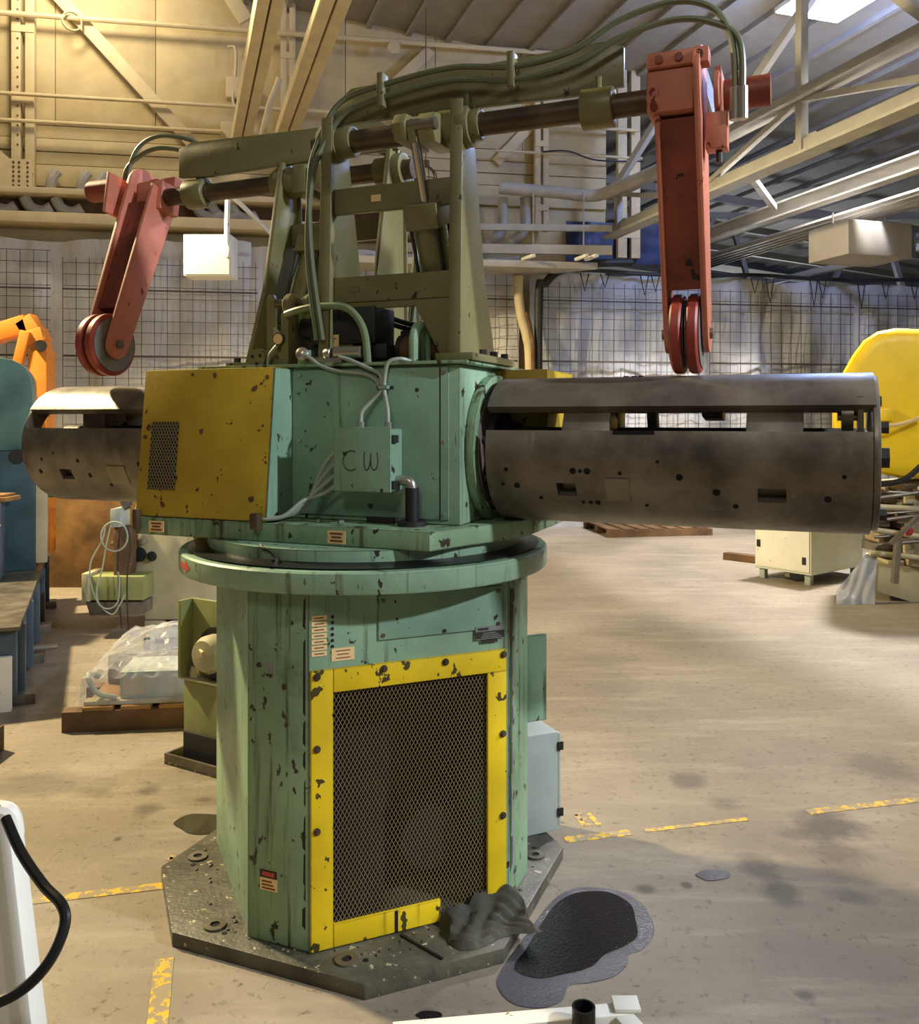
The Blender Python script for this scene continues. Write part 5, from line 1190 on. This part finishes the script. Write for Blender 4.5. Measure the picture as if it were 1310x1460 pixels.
m = MB().prism([yp(x, y, 7.7) for x, y in ((1232, 800), (1400, 820), (1400, 880), (1310, 862), (1244, 842))], (0.24, 0.5, 0)); m.build('machine_base', 'mill_cream', ym, 0.01)
m = MB().prism([yp(x, y, 7.9) for x, y in ((1248, 690), (1400, 680), (1400, 822), (1248, 806))], (0.32, 0.6, 0)); m.build('machine_body', 'tan_machine', ym, 0.02)
rnd = random.Random(9)
for i in range(26):
    x = rnd.uniform(1246, 1320); y = rnd.uniform(688, 800); w_ = rnd.uniform(8, 24); h_ = rnd.uniform(6, 18)
    m = MB().prism([yp(a, b, 7.62+0.01*(i % 9)) for a, b in ((x, y), (x+w_, y), (x+w_, y+h_), (x, y+h_))], (0, 0.27, 0))
    m.build('gear_block', ('tan_machine', 'steel_dark', 'rust_panel', 'grey_cabinet', 'shaft_brown', 'mill_cream')[i % 6], ym, 0.01)
for i in range(9):
    y = 700+i*11; MB().cyl(yp(1240+3*(i % 4), y, 7.6), yp(1330, y+rnd.uniform(-20, 14), 7.58), 0.013+0.006*(i % 3), n=10).build('rod', ('steel_mid', 'steel_dark', 'mill_cream')[i % 3], ym)
MB().bar(yp(1280, 770, 7.5), yp(1275, 832, 7.5), 0.05, 0.05, (1, 0, 0)).build('support_bar', 'steel_mid', ym, 0.005)
MB().bar(yp(1270, 775, 7.45), yp(1310, 735, 7.45), 0.04, 0.03, (0, 1, 0)).build('lever', 'steel_mid', ym, 0.005)
MB().cyl(yp(1290, 757, 7.48), yp(1296, 757, 7.52), 0.04, n=16).build('red_button', 'red_arrow', ym)
MB().tube([yp(1240, 690, 7.5), yp(1262, 690, 7.5), yp(1290, 683, 7.5), yp(1312, 665, 7.5)], 0.025, 8, 5).build('seal', 'black', ym)
rnd = random.Random(2)
def drape(u, v):
    x = 1192+(1250-1192)*u+(1-v)*3*math.sin(u*5); y = 858-(62+8*u)*v*(0.25+0.75*min(1, 1.4*u))-3*u*(1-v); D = 7.62-0.010*math.sin(u*7+v*5)-0.004*math.sin(u*19-v*9)-0.05*(1-v)
    p = at(x, y, D); p.z = 0.002 if v == 0 else max(p.z, 0.004); return p
tag(MB().grid(18, 14, drape).build('dust_sheet', 'sheet_grey', None, ang=180), 'crumpled translucent dust sheet hanging off the tan machine base', 'plastic sheet')
tag(MB().bar((3.05, 10.05, 0.04), (3.35, 9.75, 0.04), 0.12, 0.08).build('timber_block', 'wood_dark', None, 0.004), 'brown timber offcut on the floor beside the white cabinet', 'timber')
ps = thing('pallet_stack', 'low dark pallet on the floor beyond the mandrel', 'pallet', (2.6, 12.0, 0), math.radians(10))
for y in (0, 0.5, 1.0): B((-0.6, y-0.05, 0), (0.9, y+0.05, 0.09)).build('bearer', 'wood_dark', ps)
for i in range(7): B((-0.58+i*0.21, -0.05, 0.0905), (-0.43+i*0.21, 1.05, 0.11)).build('deck_board', 'wood_dark', ps)

# ================================================================== things close to the camera
wf = thing('white_stand', 'white steel stand with a slanted side and a black hose hooked on it', 'stand', (-1.0, 1.72, 0))
wo = wf.location
def wpnt(px, py, D): return at(px, py, D)-wo
def sl(px0, py0, px1, py1, D0, D1): # extend line to the floor
    a, b = wpnt(px0, py0, D0), wpnt(px1, py1, D1); k = a.z/(a.z-b.z); return a, a+(b-a)*k
a1, b1 = sl(14, 1166, 46, 1440, 1.72, 1.60); a2, b2 = sl(-6, 1166, 22, 1440, 1.72, 1.60)
MB().bar(a1, b1, 0.022, 0.05, (0, 1, 0)).build('side_rail', 'white_paint', wf, 0.004)
MB().bar(a2+Vector((0, 0.012, 0)), b2+Vector((0, 0.012, 0)), 0.03, 0.03, (0, 1, 0)).build('side_rail', 'white_paint', wf, 0.004)
m = MB().prism([a2+Vector((-0.02, 0.03, -0.03)), b2+Vector((-0.02, 0.03, 0.0)), b2+Vector((-0.35, 0.03, 0.0)), a2+Vector((-0.35, 0.03, -0.03))], (0, 0.02, 0)); m.build('side_sheet', 'white_paint', wf)
MB().tube([a1+Vector((-0.14, 0.01, 0.012)), a1+Vector((-0.03, 0.0, 0.014)), a1+Vector((0.0, 0, 0.004)), a1+Vector((0.008, 0, -0.035))], 0.02, 10, 5).build('top_tube', 'white_paint', wf)
MB().tube([wpnt(8, 1166, 1.66), wpnt(30, 1215, 1.62), wpnt(62, 1262, 1.58), wpnt(88, 1290, 1.55), wpnt(92, 1320, 1.53), wpnt(72, 1368, 1.5), wpnt(36, 1408, 1.48), wpnt(-10, 1432, 1.47), wpnt(-60, 1445, 1.46), Vector((-0.98, 1.42, 0.35))-wo, Vector((-1.10, 1.36, 0.06))-wo, Vector((-1.22, 1.33, 0.010))-wo, Vector((-1.45, 1.35, 0.010))-wo], 0.0095, 10, 6).build('hose', 'black_gloss', wf, label='black rubber hose')
wr = thing('tube_stand', 'low white square-tube frame with a black pipe stub', 'stand', (0.1, 1.98, 0))
ro = wr.location
def rp(px, py, z):
    D = (EYE-z)*F/(py-HORIZON); return at(px, py, D)-ro
Zf = 0.26
pL, pR, pN = rp(560, 1466, Zf), rp(893, 1437, Zf), rp(960, 1520, Zf)
MB().bar(pL+Vector((0, 0, -0.02)), pR+Vector((0, 0, -0.02)), 0.045, 0.04).build('rear_rail', 'white_paint', wr, 0.004)
MB().bar(pR+Vector((-0.01, -0.02, -0.02)), pN+Vector((0, 0, -0.02)), 0.045, 0.039).build('side_rail', 'white_paint', wr, 0.004)
for p in (pL, pR, pN): B((p.x-0.02, p.y-0.02, 0), (p.x+0.02, p.y+0.02, Zf-0.0405)).build('leg', 'white_paint', wr, 0.003)
B((pR.x-0.03, pR.y-0.02, Zf+0.0005), (pR.x+0.03, pR.y+0.03, Zf+0.01)).build('corner_cap', 'white_paint', wr, 0.003)
c_ = rp(832, 1462, Zf)
MB().ring((c_.x, c_.y, Zf-0.10), (c_.x, c_.y, Zf+0.042), 0.026, 0.021, 28).build('pipe_stub', 'black_gloss', wr)
